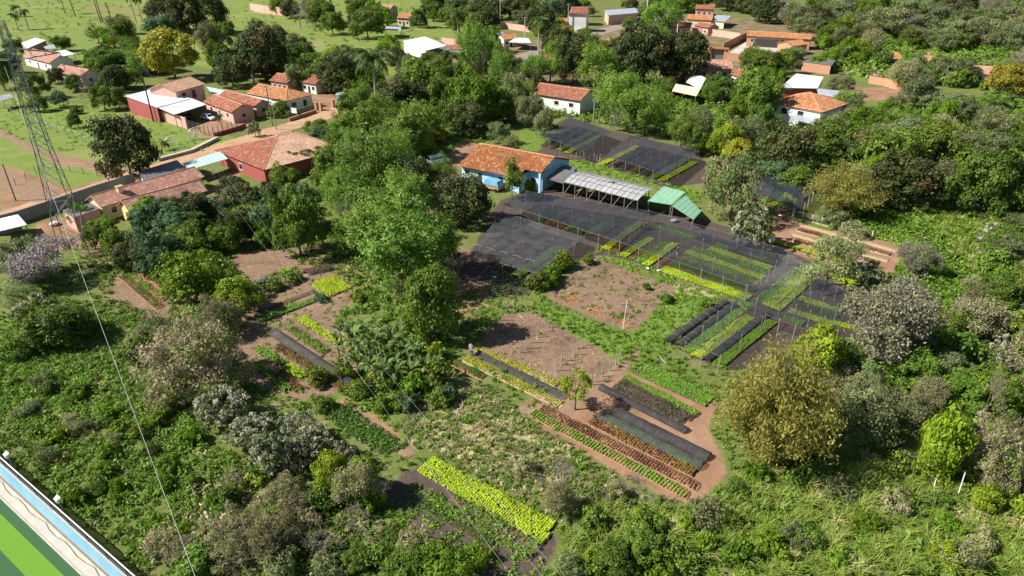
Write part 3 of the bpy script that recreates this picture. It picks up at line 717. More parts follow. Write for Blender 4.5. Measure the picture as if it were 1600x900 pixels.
weeds('thicket_clumps', 'taller leafy clumps in the lower right thicket', RIGHT, .16, BIG, 'weed_mix', .6, 1.2)
MID = [(1300,700),(1290,560),(1340,500),(1400,380),(1300,330),(1420,320),(1640,280),(1640,660),(1420,700)]
weeds('hill_cover', 'weeds and creepers between the trees on the right', MID, .75, WEED, 'weed_mix', 1.0, 2.1)
weeds('meadow_grass', 'bright green grass in the clearing on the right', [(1290,330),(1420,320),(1520,330),(1520,480),(1420,500),(1330,400)], 1.6, WEED, 'weed_lush', .7, 1.3)
weeds('meadow_reeds', 'long pale grass at the edge of the right clearing', [(1380,310),(1560,290),(1600,400),(1520,430),(1440,340)], .5, BLADE, 'grass_tall', .8, 1.5)
weeds('verge_dry', 'dry straw weeds on the strip beside the lime beds', [(620,690),(640,630),(760,600),(830,660),(950,740),(1040,800),(940,830),(880,820),(690,715)], 5.0, GRASS, 'weed_dry', .6, 1.2)
weeds('verge_green', 'green weeds on the strip beside the lime beds', [(560,610),(640,600),(770,610),(830,660),(950,750),(930,800),(880,830),(690,715),(600,660)], 2.0, WEED, 'weed_lush', .35, .8)
weeds('rough_grass', 'rough grass blades covering the ground between plots and shrubs', [(-40,470),(130,400),(380,385),(560,400),(700,470),(830,480),(1000,530),(1130,480),(1180,480),(1100,570),(1300,590),(1400,400),(1640,340),(1640,905),(-40,905)], 1.3, GRASS, 'weed_mix', .7, 1.5)
weeds('plot_grass', 'rough grass between the flower plot and the stakes', [(820,485),(845,465),(990,525),(1050,450),(1125,468),(1140,480),(1035,540),(1060,560),(1130,620),(1120,640),(985,570),(940,545)], 2.6, WEED, 'weed_lush', .3, .75, avoid=False)
weeds('shade_grass', 'grass in the tree shade left of the stake plot', [(690,480),(790,425),(860,470),(800,490),(730,550),(690,540)], 2.2, WEED, 'weed_lush', .35, .8, avoid=False)
weeds('net_verge_grass', 'low grass along the path before the long nets', [(905,395),(945,385),(1050,430),(1180,470),(1170,490),(1040,445),(930,405)], 2.0, FINE, 'weed_lush', .6, 1.2, avoid=False)
weeds('lane_grass', 'grass strip behind the blue roofed building', [(770,225),(850,240),(960,262),(1100,305),(1090,325),(1020,295),(900,262),(830,238)], 1.3, FINE, 'weed_lush', .8, 1.4, avoid=False)
weeds('orchard_floor', 'weeds under the trees around the left garden', [(130,400),(380,380),(480,400),(540,440),(560,620),(500,650),(400,620),(330,560),(180,480)], 1.3, WEED, 'weed_mix', .5, 1.1)
weeds('wood_floor', 'undergrowth below the central wood', [(480,260),(640,200),(800,190),(720,260),(660,330),(720,380),(700,500),(700,640),(560,640),(540,440),(480,380)], .9, WEED, 'weed_mix', .8, 1.6)
weeds('village_cover', 'undergrowth below the tall trees behind the nets', [(780,215),(820,180),(960,195),(1100,230),(1300,300),(1420,320),(1600,260),(1600,140),(1300,190),(1150,150),(960,130),(830,170)], .22, BIG, 'weed_mix', 1.0, 2.0)
weeds('far_cover', 'far scrub covering the upper right slope', [(1280,110),(1330,60),(1290,30),(1340,-10),(1640,-10),(1640,150),(1420,130)], .05, BIG, 'weed_mix', 2.0, 3.6)
weeds('field_tufts', 'grass tufts dotted over the pastures', [(-60,0),(620,0),(780,70),(760,110),(420,110),(230,90),(0,110)], .012, FINE, 'weed_mix', 1.5, 3.5)
weeds('yard_tufts', 'grass tufts on the lawns beside the dirt road', [(-50,140),(330,190),(380,215),(260,255),(150,250),(0,215)], .16, FINE, 'weed_lush', .8, 1.5)

# ------------------------------------------------------------------ vegetable beds
def head(n, rad, hh, leaf, seed):
    r = np.random.default_rng(seed); a = np.arange(n)*2.4; t = np.sqrt((np.arange(n)+.5)/n)
    C = np.stack([np.cos(a)*t*rad*.75, np.sin(a)*t*rad*.75, hh*(1-.55*t*t)], 1)
    nn = unit(np.stack([np.cos(a)*t*.9, np.sin(a)*t*.9, np.full(n, .8)], 1)+r.normal(scale=.18, size=(n, 3)))
    return quads(C, nn, leaf*r.uniform(.8, 1.15, n), .8, None, r)[0], r.uniform(0, 1, n)
HEAD = [head(8, .16, .2, .12, s) for s in range(600, 603)]
HERB = [tuft(10, .16, .3, .07, s) for s in range(610, 613)]
SEED = [tuft(4, .06, .08, .05, s) for s in range(620, 622)]
KALE = [tuft(14, .26, .55, .15, s) for s in range(630, 632)]
CROPS = {'lime': ('crop_lime', HEAD, .23, .21, .8), 'yellow': ('crop_yellow', HEAD, .29, .2, .66), 'green': ('crop_green', HEAD, .24, .22, .78), 'dark': ('crop_dark', HEAD, .24, .23, .8),
         'red': ('crop_red', HEAD, .30, .21, .68), 'rust': ('crop_rust', HEAD, .28, .24, .85), 'herb': ('crop_herb', HERB, .24, .22, 1.0), 'greenherb': ('crop_dark', HERB, .22, .2, .9),
         'seedling': ('crop_seedling', SEED, .26, .22, 1.0), 'stripe': ('crop_green', HEAD, .33, .2, .72), 'kale': ('crop_kale', KALE, .5, .5, 1.0), 'sparse': ('crop_green', HERB, .28, .26, 1.25), 'tiny': ('crop_seedling', SEED, .34, .3, 1.4)}
BEDS = 0
weeds('left_garden_weeds', 'scattered weeds between the beds of the left garden', [(372,470),(478,412),(552,440),(560,470),(520,498),(575,600),(470,628),(372,590),(360,520)], .7, FINE, 'weed_lush', .5, 1.2, avoid=False)
weeds('lower_plot_weeds', 'low green weeds on the dark plot below the lime beds', [(600,775),(660,750),(830,850),(850,870),(838,905),(742,905)], 2.2, FINE, 'weed_lush', .5, 1.2, avoid=False)
weeds('tan_plot_weeds', 'low weeds along the edges of the red earth plot', [(806,642),(866,608),(872,684),(935,722),(1058,788),(1092,792),(1142,740),(1122,700),(1150,690),(1165,745),(1100,800),(1040,795),(860,690)], 1.6, FINE, 'weed_mix', .5, 1.1, avoid=False)
def bed(a, b, width, crop, label, soil='bed_soil', hgt=.14, group=None, lodge=1.0):
    """raised bed from photo point a to b on the ground"""
    global BEDS; BEDS += 1
    A = G(*a); B = G(*b); d = B-A; L = d.length; rz = math.atan2(d.y, d.x)
    o = thing('vegetable_bed', label, 'vegetable bed', A, rz, group)
    r = np.random.default_rng(1000+BEDS); hw = width/2
    n = max(6, int(L/.6)); V = []; ys = (-hw-.12, -hw+.06, 0, hw-.06, hw+.12); zs = (-.03, hgt, hgt*1.05, hgt, -.03)
    for i in range(n+1):
        e = .12 if i in (0, n) else 0
        for y, z in zip(ys, zs): V.append((L*i/n+r.normal(0, .03), y+r.normal(0, .03), z if not e else -.03 if abs(y) > hw else z*.6))
    F = [[5*i+k, 5*i+5+k, 5*i+6+k, 5*i+k+1] for i in range(n) for k in range(4)]
    add('soil', mesh_np('bed_soil_mesh', np.array(V), np.array(F), soil), o)
    if crop:
        mat, tm, sx, sy, sc = CROPS[crop]
        xs = np.arange(sx*.7, L-sx*.3, sx); k = max(1, int(round(width/sy))+(1 if sy < .29 else 0)); yy = (np.arange(k)-(k-1)/2)*sy
        X, Y = np.meshgrid(xs, yy); P = np.stack([X.ravel(), Y.ravel()], 1); P = P+r.normal(scale=.022, size=P.shape)
        gap = np.sin(P[:, 0]*1.7+BEDS)*np.sin(P[:, 0]*.63+P[:, 1]*2.1+BEDS*2)
        P = P[r.uniform(0, 1, len(P)) > (.02+.25*np.clip(gap-.62, 0, 1) if crop not in ('sparse',) else .22)]
        grow = 1+.16*np.sin(P[:, 0]*.9+BEDS*1.3)+.1*np.sin(P[:, 0]*2.3+P[:, 1]*3)
        pl = add('plants', scatter_mesh('crop', mat, P, sc*grow*r.uniform(.8, 1.2, len(P)), tm, r, z=hgt), o); pl['kind'] = 'stuff'
    return o
def tunnel(a, b, width, hgt, mat, label, group=None, hoops=True):
    """low net tunnel over a bed"""
    A = G(*a); B = G(*b); d = B-A; L = d.length; rz = math.atan2(d.y, d.x)
    o = thing('net_tunnel', label, 'net tunnel', A, rz, group); r = np.random.default_rng(int(a[0]*7+a[1])); n = max(6, int(L/.5)); k = 9; V = []
    for i in range(n+1):
        x = L*i/n; sag = .05*abs(math.sin(math.pi*x/1.6))
        for j in range(k):
            t = math.pi*j/(k-1); V.append((x, -math.cos(t)*width/2*(1+r.normal(0, .015)), max(.02, math.sin(t)**.7*(hgt-sag)+r.normal(0, .012))))
    F = [[k*i+j, k*i+k+j, k*i+k+j+1, k*i+j+1] for i in range(n) for j in range(k-1)]
    add('net', mesh_np('tunnel_net', np.array(V), np.array(F), mat, smooth=True), o)
    nh_ = max(2, int(L/1.6))
    hm = MB()
    for j in range(8):
        t0, t1 = math.pi*j/8, math.pi*(j+1)/8
        hm.bar((0, -math.cos(t0)*width*.49, math.sin(t0)**.7*hgt*.985), (0, -math.cos(t1)*width*.49, math.sin(t1)**.7*hgt*.985), .018, None, 4)
    hme = hm.mesh('hoop', 'post_wood')
    for i in range(nh_+1): add('hoop', hme, o, (L*(.004+.992*i/nh_), 0, 0))
    return o
# lower plots
bed((670,721),(863,825),.95,'lime','upper of the two bright lime lettuce beds in the lower garden')
bed((658,732),(856,844),.95,'lime','lower of the two bright lime lettuce beds in the lower garden')
bed((705,776),(846,856),.8,'sparse','patchy green row nearest below the two lime lettuce beds')
bed((676,784),(832,874),.8,'sparse','patchy green row, second below the two lime lettuce beds')
bed((655,787),(770,852),.8,'greenherb','dark green row farthest below the two lime lettuce beds')
bed((830,645),(1076,776),1.0,'stripe','long green striped lettuce bed at the front of the red earth plot','bed_soil_red')
bed((844,638),(1092,763),1.0,'red','long reddish brown lettuce bed beside the green striped bed','bed_soil_red')
bed((921,656),(1086,740),1.1,'rust','rust and olive lettuce bed in front of the black tunnels','bed_soil_red')
bed((940,651),(1095,730),1.0,'green','green bed under the grey net tunnel','bed_soil_red')
tunnel((938,650),(1097,731),1.35,.62,'net_grey','long grey net tunnel showing green crop beneath')
tunnel((958,643),(1107,717),1.35,.66,'net_dense','long black net tunnel beside the grey one')
tunnel((938,606),(1073,675),.95,.5,'net_dense','narrow black net tunnel below the dark herb beds')
bed((958,605),(1070,660),.9,'herb','lower dark grey-green herb bed')
bed((968,597),(1082,656),.9,'herb','upper dark grey-green herb bed')
bed((975,589),(1092,650),.8,'green','narrow green bed beside the dark herb beds')
bed((988,578),(1106,632),1.0,'green','lower bright green lettuce bed near the bamboo clump')
bed((1004,573),(1117,625),1.0,'green','upper bright green lettuce bed near the bamboo clump')
bed((727,561),(879,635),1.0,'yellow','yellow lettuce bed, the lower of the two beside the stake plot','bed_soil_tan')
bed((738,541),(872,602),1.0,'yellow','yellow lettuce bed right beside the stake plot','bed_soil_tan')
bed((745,551),(878,618),.9,'seedling','seedling bed under flat grey net between the yellow lettuce beds')
tunnel((746,552),(884,622),1.25,.28,'net_grey','flat grey net cover between the two yellow lettuce beds')
bed((707,567),(755,591),.9,'greenherb','short dark green bed left of the yellow lettuce beds','bed_soil_red')
# left garden
for i, (a, b) in enumerate([((492,443),(517,465)),((501,439),(526,461)),((510,436),(535,457)),((519,433),(543,453))]):
    bed(a, b, 1.05, 'lime', ['first','second','third','fourth'][i]+' from left of four short lime beds in the left garden')
bed((402,503),(502,465),1.0,'green','long fresh green bed in front of the four lime beds')
bed((395,492),(492,455),.9,None,'bare earth bed behind the long fresh green bed')
bed((470,498),(532,538),1.0,'lime','lime bed running up to the banana plants')
bed((452,512),(510,552),1.0,'sparse','patchy green bed left of the banana lime bed')
tunnel((428,521),(551,603),1.25,.7,'net_grey','grey net tunnel in the left garden')
bed((432,541),(540,609),1.0,'rust','olive brown lettuce bed along the grey tunnel')
bed((400,543),(446,571),.9,'green','shaded green bed ending at the small lime bed')
bed((447,572),(475,590),1.05,'lime','small lime bed at the lower end of the left garden')
bed((428,580),(470,612),1.0,'rust','brown bed beside the small lime bed')
bed((400,568),(450,610),.9,'green','green bed at the lower left edge of the left garden')
tunnel((482,430),(522,420),.9,.6,'net_grey','short grey net tunnel behind the four lime beds')
bed((467,427),(516,415),.9,'rust','olive bed behind the short grey tunnel')
bed((440,425),(455,421),1.0,'lime','tiny lime bed at the back of the left garden')
bed((397,447),(432,435),.9,'kale','bluish kale row at the back of the left garden')
for i, (a, b) in enumerate([((192,432),(250,482)),((205,430),(256,470)),((218,428),(262,460))]):
    bed(a, b, 1.0, ['greenherb', 'sparse', None][i], ['dark green row','patchy green row','bare earth row'][i]+' in the shaded orchard clearing', 'bed_soil_red')
# beds under the big nets
bed((1035,421),(1171,467),1.9,'lime','broad bright lime bed in front of the large net')
bed((1050,411),(1180,456),1.2,'dark','deep green bed behind the broad lime bed')
for i, (a, b) in enumerate([((1062,401),(1188,444)),((1072,394),(1194,436)),((1082,388),(1200,428)),((1108,389),(1206,421)),((1118,383),(1211,414))]):
    bed(a, b, 1.3, ('green', 'lime', 'green', 'lime', 'green')[i], ['first','second','third','fourth','fifth'][i]+' green bed behind the deep green bed under the large net')
bed((1012,350),(1086,374),1.1,'green','green bed in front of the green roofed shelter')
bed((1086,374),(1146,396),1.0,'seedling','seedling bed continuing right of the shelter bed')
bed((1172,392),(1212,402),1.2,'dark','dark green bed at the back of the large net')
for i, (a, b) in enumerate([((1186,474),(1250,421)),((1198,480),(1262,425)),((1211,485),(1268,434))]):
    bed(a, b, 1.35, 'lime' if i else 'green', ['left','middle','right'][i]+' of three green beds under the crossing nets')
tunnel((1041,537),(1134,473),1.3,.62,'net_dense','outer black net tunnel at the edge of the grass')
tunnel((1060,543),(1148,478),1.3,.62,'net_dense','inner black net tunnel at the edge of the grass')
bed((1072,551),(1156,487),1.2,'green','green bed next to the black net tunnels')
bed((1087,560),(1172,495),1.2,'lime','second green bed from the black net tunnels')
tunnel((1102,566),(1200,492),1.2,.5,'net_dense','black covered bed between green beds under the net')
bed((1117,575),(1207,503),1.2,'green','green bed right of the black covered bed')
bed((1248,467),(1316,488),1.1,'lime','back green bed in the right net')
bed((1240,476),(1310,498),1.1,'dark','dark bed in the right net')
bed((1232,486),(1303,509),1.1,'lime','middle green bed in the right net')
bed((1222,497),(1255,508),1.1,'green','front green bed in the right net')
bed((1300,505),(1368,524),1.0,'lime','lime bed running under the pinkish tree')
bed((1194,374),(1378,427),1.1,'lime','long lime bed at the far right of the nets')
bed((1240,376),(1372,412),1.1,'rust','brownish bed behind the long lime bed','bed_soil_tan')
bed((1240,366),(1388,408),1.2,'tiny','tan bed dotted with tiny lettuces, front one','bed_soil_tan')
bed((1245,359),(1395,400),1.0,'rust','brown crop bed between the dotted tan beds','bed_soil_tan')
bed((1252,351),(1402,392),1.2,'tiny','tan bed dotted with tiny lettuces, back one','bed_soil_tan')
bed((1240,345),(1300,361),.9,'green','short green bed by the kale row','bed_soil_tan')
bed((1248,341),(1357,371),.5,'kale','row of tall bluish kale beside the meadow','bed_soil_tan')
bed((1290,422),(1350,437),1.1,'rust','orange brown bed beside the pale fluffy tree')
bed((1296,432),(1345,446),1.0,'lime','short lime bed below the pale fluffy tree')
ups = [((945,391),(1003,347),'lime'),((956,396),(1010,355),'rust'),((972,402),(1018,373),'lime'),((986,407),(1026,379),'rust'),((997,411),(1040,380),'green'),((1008,416),(1056,381),'lime'),((1021,420),(1064,391),None)]
for i, (a, b, cr) in enumerate(ups):
    bed(a, b, 1.05, cr, ['first','second','third','fourth','fifth','sixth','seventh'][i]+' from left of the short beds beside the flower plot, '+{'lime':'lime','rust':'brown','green':'green',None:'bare'}[cr])
for i, (a, b, cr) in enumerate([((842,347),(862,333),'dark'),((858,353),(880,338),'rust'),((872,357),(896,341),'rust'),((886,361),(912,343),'sparse'),((902,366),(930,346),'dark'),((918,368),(948,348),'green'),((932,370),(962,350),'rust')]):
    bed(a, b, 1.1, cr, ['first','second','third','fourth','fifth','sixth','seventh'][i]+' short bed from the blue building under the upper net, '+{'dark':'dark green','rust':'brown','sparse':'patchy','green':'green'}[cr])
bed((808,432),(876,386),1.3,'green','green bed at the right side of the arched net house')
for i, (a, b) in enumerate([((790,424),(862,378)),((774,414),(846,366)),((760,402),(828,354)),((748,392),(812,345))]):
    bed(a, b, 1.4, 'herb', ['first','second','third','fourth'][i]+' dark bed counted leftward from the green one under the arched net')
for i, (a, b, cr) in enumerate([((860,233),(912,205),'herb'),((872,236),(924,208),'green'),((886,240),(940,212),'lime'),((848,229),(900,201),'herb')]):
    bed(a, b, 1.3, cr, ['second','third','fourth','first'][i]+' bed from left in the farthest net house')
for i, (a, b, cr) in enumerate([((937,259),(996,230),'lime'),((952,264),(1010,234),'herb'),((968,268),(1026,238),'herb'),((985,272),(1042,242),'rust'),((1002,276),(1058,246),'herb'),((1018,280),(1072,250),'green'),((1032,284),(1086,254),'lime')]):
    bed(a, b, 1.3, cr, ['first','second','third','fourth','fifth','sixth','seventh'][i]+' bed from left in the net house behind the plastic shed')
for i, (a, b, cr) in enumerate([((1190,318),(1240,292),'green'),((1204,322),(1254,296),'lime'),((1220,326),(1266,302),'dark')]):
    bed(a, b, 1.3, cr, ['left','middle','right'][i]+' bed in the net house beside the bamboo')

# ------------------------------------------------------------------ shade nets on posts
POST = MB().bar((0, 0, -.2), (.02, .01, 2.35), .05, .042, 6).mesh('post', 'post_pale')
def shade_net(name, corners, z, label, mat='net_black', nu=5, nv=4, sag=.28, drop=0.0, posts=True, res=8, arch=0.0):
    """net sheet stretched over a grid of posts; corners are photo points at net height"""
    P = [G(u, v, z) for u, v in corners]; base = sum(P, Vector())/4; base.z = 0
    o = thing('shade_net_house', label, 'shade net', base); r = np.random.default_rng(int(corners[0][0]))
    def at(s, t): return (P[0]*(1-s)*(1-t)+P[1]*s*(1-t)+P[2]*s*t+P[3]*(1-s)*t)-base
    U, Vn = nu*res, nv*res; V = []
    for i in range(U+1):
        for j in range(Vn+1):
            p = at(i/U, j/Vn); fu = abs(math.sin(math.pi*i/res)); fv = abs(math.sin(math.pi*j/res))
            zz = p.z-sag*(.5*fu+.5*fv)*(.8+.4*math.sin(i*.37+j*.23))+arch*fu+r.normal(0, .015)
            V.append((p.x, p.y, zz))
    F = [[i*(Vn+1)+j, (i+1)*(Vn+1)+j, (i+1)*(Vn+1)+j+1, i*(Vn+1)+j+1] for i in range(U) for j in range(Vn)]
    add('net', mesh_np('net_sheet', np.array(V), np.array(F), mat, smooth=True), o)
    if posts:
        for i in range(nu+1):
            for j in range(nv+1):
                p = at(i/nu, j/nv); q = add('post', POST, o, (p.x, p.y, 0)); q.scale = (1, 1, (z+.25)/2.35); q.rotation_euler = (random.uniform(-.03, .03), random.uniform(-.03, .03), random.uniform(0, 6))
        wm = MB()
        for i in range(nu+1): wm.bar(at(i/nu, 0)+Vector((0, 0, .03)), at(i/nu, 1)+Vector((0, 0, .03)), .006, None, 3)
        for j in range(nv+1): wm.bar(at(0, j/nv)+Vector((0, 0, .03)), at(1, j/nv)+Vector((0, 0, .03)), .006, None, 3)
        add('support_wires', wm.mesh('net_wires', 'metal_dark'), o)
        hm = MB()
        for (s0, t0), (s1, t1) in (((0,0),(1,0)),((1,0),(1,1)),((1,1),(0,1)),((0,1),(0,0))): hm.bar(at(s0, t0)+Vector((0, 0, .05)), at(s1, t1)+Vector((0, 0, .05)), .022, None, 4)
        add('hem', hm.mesh('net_hem', 'metal_dark'), o)
    return o
shade_net('n', [(787,319),(822,299),(1014,330),(969,379)], 2.3, 'black shade net between the plastic shed and the arched net house', 'net_heavy', nu=2, nv=6)
shade_net('n', [(969,379),(1014,330),(1234,392),(1168,447)], 2.3, 'large black shade net over the middle green beds', 'net_mid', nu=3, nv=6)
shade_net('n', [(1072,536),(1167,447),(1248,446),(1125,557)], 2.3, 'black shade net over the beds beside the black tunnels', 'net_mid', nu=4, nv=2)
shade_net('n', [(1196,492),(1270,430),(1350,468),(1292,528)], 2.3, 'black shade net at the right, beside the pinkish tree', 'net_mid', nu=3, nv=4)
shade_net('n', [(1168,447),(1234,392),(1272,428),(1246,449)], 2.35, 'black shade net over the three crossing beds', 'net_light', nu=2, nv=2)
shade_net('n', [(842,210),(888,182),(956,205),(912,238)], 2.5, 'farthest black shade net, in front of the white walled house', 'net_heavy', nu=3, nv=4)
shade_net('n', [(938,242),(988,212),(1092,236),(1044,274)], 2.5, 'black shade net behind the plastic roofed shed', 'net_heavy', nu=3, nv=5)
shade_net('n', [(1180,298),(1198,262),(1280,288),(1240,328)], 2.5, 'black shade net beside the far bamboo clump', 'net_heavy', nu=3, nv=3)
# low arched net house with hoops on its near side
an = shade_net('n', [(736,398),(783,331),(914,372),(838,428)], 1.75, 'low arched grey net house right of the central wood', 'net_grey', nu=4, nv=4, sag=.05, arch=.18)
for k in range(5):
    a = G(736+(838-736)*k/5, 398+(428-398)*k/5, 0); b_ = G(736+(838-736)*(k+1)/5, 398+(428-398)*(k+1)/5, 0); hm = MB()
    bx = Vector((an.location.x, an.location.y, 0))
    for j in range(8):
        t0, t1 = math.pi*j/8, math.pi*(j+1)/8
        f = lambda t: a.lerp(b_, .5-.5*math.cos(t))+Vector((0, 0, 1.3+.75*math.sin(t)))-bx
        hm.bar(f(t0), f(t1), .025, None, 4)
    add('hoop', hm.mesh('net_hoop', 'post_pale'), an)
gs = shade_net('n', [(1086,372),(1098,362),(1222,404),(1210,414)], .45, 'loose grey-brown net sheet lying beside the large shade net', 'net_dense', nu=6, nv=2, sag=.3, posts=False)

# ------------------------------------------------------------------ stakes, poles
def stake(u, v, h, label, rad=.07, mat='post_pale', tilt=.05, name='wooden_stake', cat='stake', group=None):
    p = G(u, v); m = MB(); tx, ty = random.uniform(-tilt, tilt)*h, random.uniform(-tilt, tilt)*h
    m.bar((0, 0, -.15), (tx*.5+random.uniform(-.02, .02), ty*.5, h*.5), rad, rad*.92, 6).bar((tx*.5, ty*.5, h*.5), (tx, ty, h), rad*.92, rad*.8, 6)
    return thing(name, label, cat, p, 0, group, m.mesh('stake', mat))
ST = [(784,501),(791,489),(803,484),(755,520),(765,517),(812,551),(822,545),(830,536),(839,527),(849,519),(857,512),(915,540),(902,545),(897,555),(886,564),(877,571),(869,580),(923,602),(930,597),(941,589),(953,580),(962,570),(969,563)]
ORD = 'first second third fourth fifth sixth seventh eighth ninth tenth eleventh twelfth thirteenth fourteenth fifteenth sixteenth seventeenth eighteenth nineteenth twentieth'.split()+['twenty-'+w_ for w_ in ('first', 'second', 'third', 'fourth', 'fifth', 'sixth', 'seventh', 'eighth', 'ninth')]
for i, (u, v) in enumerate(sorted(ST)):
    stake(u, v, random.uniform(1.3, 1.75), ORD[i]+' weathered wooden stake from left in the brown plot of stakes', group='stakes in the brown plot')
# ------------------------------------------------------------------ flower plot, stake plot litter
r_ = np.random.default_rng(77)
fl = sample_poly([(862,466),(872,456),(990,503),(982,513)], 3.0, r_)
pm = scatter_mesh('marigolds', 'marigold_mix', fl, r_.uniform(.35, .8, len(fl)), FINE, r_); o = stuff('marigold_rows', 'rows of small plants with orange flowers along the front of the plot', pm)
fl = sample_poly([(872,460),(925,408),(1048,450),(990,508)], .9, r_)
pm = scatter_mesh('sparse_plants', 'weed_mix', fl, r_.uniform(.35, .9, len(fl)), FINE+WEED[:2], r_); stuff('sparse_plot_plants', 'small scattered plants on the tan plot', pm)
fl = sample_poly([(740,545),(790,490),(835,492),(960,568),(925,598),(870,598)], .45, r_)
pm = scatter_mesh('stake_plot_plants', 'weed_dry', fl, r_.uniform(.3, .8, len(fl)), FINE+WEED[:2], r_); stuff('stake_plot_weeds', 'small dry weeds between the wooden stakes', pm)
fl = sample_poly([(512,632),(540,634),(636,697),(605,712),(562,690),(512,650)], 20.0, r_)
pm = scatter_mesh('carrot_patch', 'crop_dark', fl, r_.uniform(.55, 1.0, len(fl)), FINE, r_); stuff('green_leaf_patch', 'solid patch of fine green crop beside the ditch path', pm)
# ------------------------------------------------------------------ buildings
def roof_slope(name, O, U, Vs, L, D, mat, k1=0.0, k2=0.0, period=.32, course=.42, amp=.05, t0=None, seed=0, th=.10):
    """tiled slope: O eave corner, U unit along eave, Vs unit up-slope, hips cut k1/k2 metres off the top of the ends"""
    r = np.random.default_rng(seed+int(L*100)); U = np.array(U); Vs = np.array(Vs); O = np.array(O); Nn = np.cross(U, Vs)
    nc = max(3, int(L/period)); per = L/nc; V = []; F = []; T = []; C = []; n = 0
    prof = ((0, 0), (.25, .75), (.5, 1), (.75, .75), (1, 0))
    for c in range(nc):
        s0 = c*per; sm = s0+per/2; top = 1.0
        if k1: top = min(top, sm/k1)
        if k2: top = min(top, (L-sm)/k2)
        lo = t0(sm/L) if t0 else 0.0
        nr = max(1, int(round((top-lo)*D/course)))
        for i in range(nr):
            ta = lo+(top-lo)*i/nr; tb = lo+(top-lo)*(i+1)/nr
            tn = r.uniform(0, 1); cn = r.uniform(0, 1)
            for (a, hgt) in prof:
                V.append(O+U*(s0+a*per)+Vs*(ta*D-.03)+Nn*(amp*hgt+.045)); V.append(O+U*(s0+a*per)+Vs*(tb*D)+Nn*(amp*hgt+.005)); T += [tn]*2; C += [cn]*2
            for q in range(4): F.append([n+2*q, n+2*q+2, n+2*q+3, n+2*q+1])
            n += 10
    # underside slab
    lo = 0
    A = [O, O+U*L, O+U*(L-k2)+Vs*D, O+U*k1+Vs*D] if not t0 else None
    if A is not None:
        bl = len(V)
        if L-k1-k2 < .05: A = A[:3]
        for p in A: V.append(p-Nn*.01); V.append(p-Nn*th); T += [.2]*2; C += [.2]*2
        m_ = len(A); F.append([bl+2*i+1 for i in range(m_)][::-1])
        for i in range(m_): j = (i+1) % m_; F.append([bl+2*i, bl+2*i+1, bl+2*j+1, bl+2*j])
    return mesh_np(name, np.array(V), F, mat, np.array(T), np.array(C))
def sheet_mesh(pts, mat, th=.06, seams=.9, amp=.03):
    """corrugated metal sheet spanned by 4 points, ridges running from edge 0-1 to edge 3-2"""
    a, b_, c_, d = [Vector(p) for p in pts]; L = (b_-a).length; n = max(4, int(L/(seams/3))); V = []; F = []
    nn = (b_-a).cross(d-a).normalized()
    if nn.z < 0: nn = -nn
    for i in range(n+1):
        t = i/n; h = amp if i % 3 == 0 else 0
        for q in (0, 1):
            p = (a.lerp(b_, t) if q == 0 else d.lerp(c_, t)); V.append(p+nn*h); 
    for i in range(n): F.append([2*i, 2*i+2, 2*i+3, 2*i+1])
    k = len(V); V += [p-nn*th for p in (a, b_, c_, d)]+[a, b_, c_, d]
    F += [[k+3, k+2, k+1, k]]+[[k+4+i, k+i, k+(i+1) % 4, k+4+(i+1) % 4] for i in range(4)]
    return mesh_np('sheet', np.array([tuple(p) for p in V]), F, mat)
def frame_from(A, B, e):
    a = G(*A, e); b_ = G(*B, e); d = b_-a; L = d.length; rz = math.atan2(d.y, d.x)
    ux = d/L; uy = Vector((-ux.y, ux.x, 0)); return a, b_, L, rz, ux, uy
def opening(par, side, L, W, t, zc, w_, h_, kind='window', fm='white_paint', pm='glass_dark'):
    """window or door set on a wall of a box L x W (local frame); thing > window > pane"""
    fr = MB(); pn = MB(); b_ = .07
    def bx(m, x0, x1, z0, z1, dep):
        if side == 'front': m.box(x0, x1, -dep, .02, z0, z1)
        elif side == 'back': m.box(x0, x1, W-.02, W+dep, z0, z1)
        elif side == 'left': m.box(-dep, .02, x0, x1, z0, z1)
        else: m.box(L-.02, L+dep, x0, x1, z0, z1)
    c0 = t*(L if side in ('front', 'back') else W); x0, x1, z0, z1 = c0-w_/2, c0+w_/2, zc-h_/2, zc+h_/2
    bx(fr, x0-b_, x1+b_, z1, z1+b_, .06); bx(fr, x0-b_, x0, z0, z1, .06); bx(fr, x1, x1+b_, z0, z1, .06)
    if kind == 'window': bx(fr, x0-b_*1.5, x1+b_*1.5, z0-b_, z0, .09)
    bx(pn, x0+.002, x1-.002, z0+.002, z1-.002, .02)
    f = add(kind, fr.mesh(kind+'_frame', fm), par); add('pane' if kind == 'window' else 'leaf', pn.mesh('pane', pm if kind == 'window' else 'door_dark'), f)
    return f
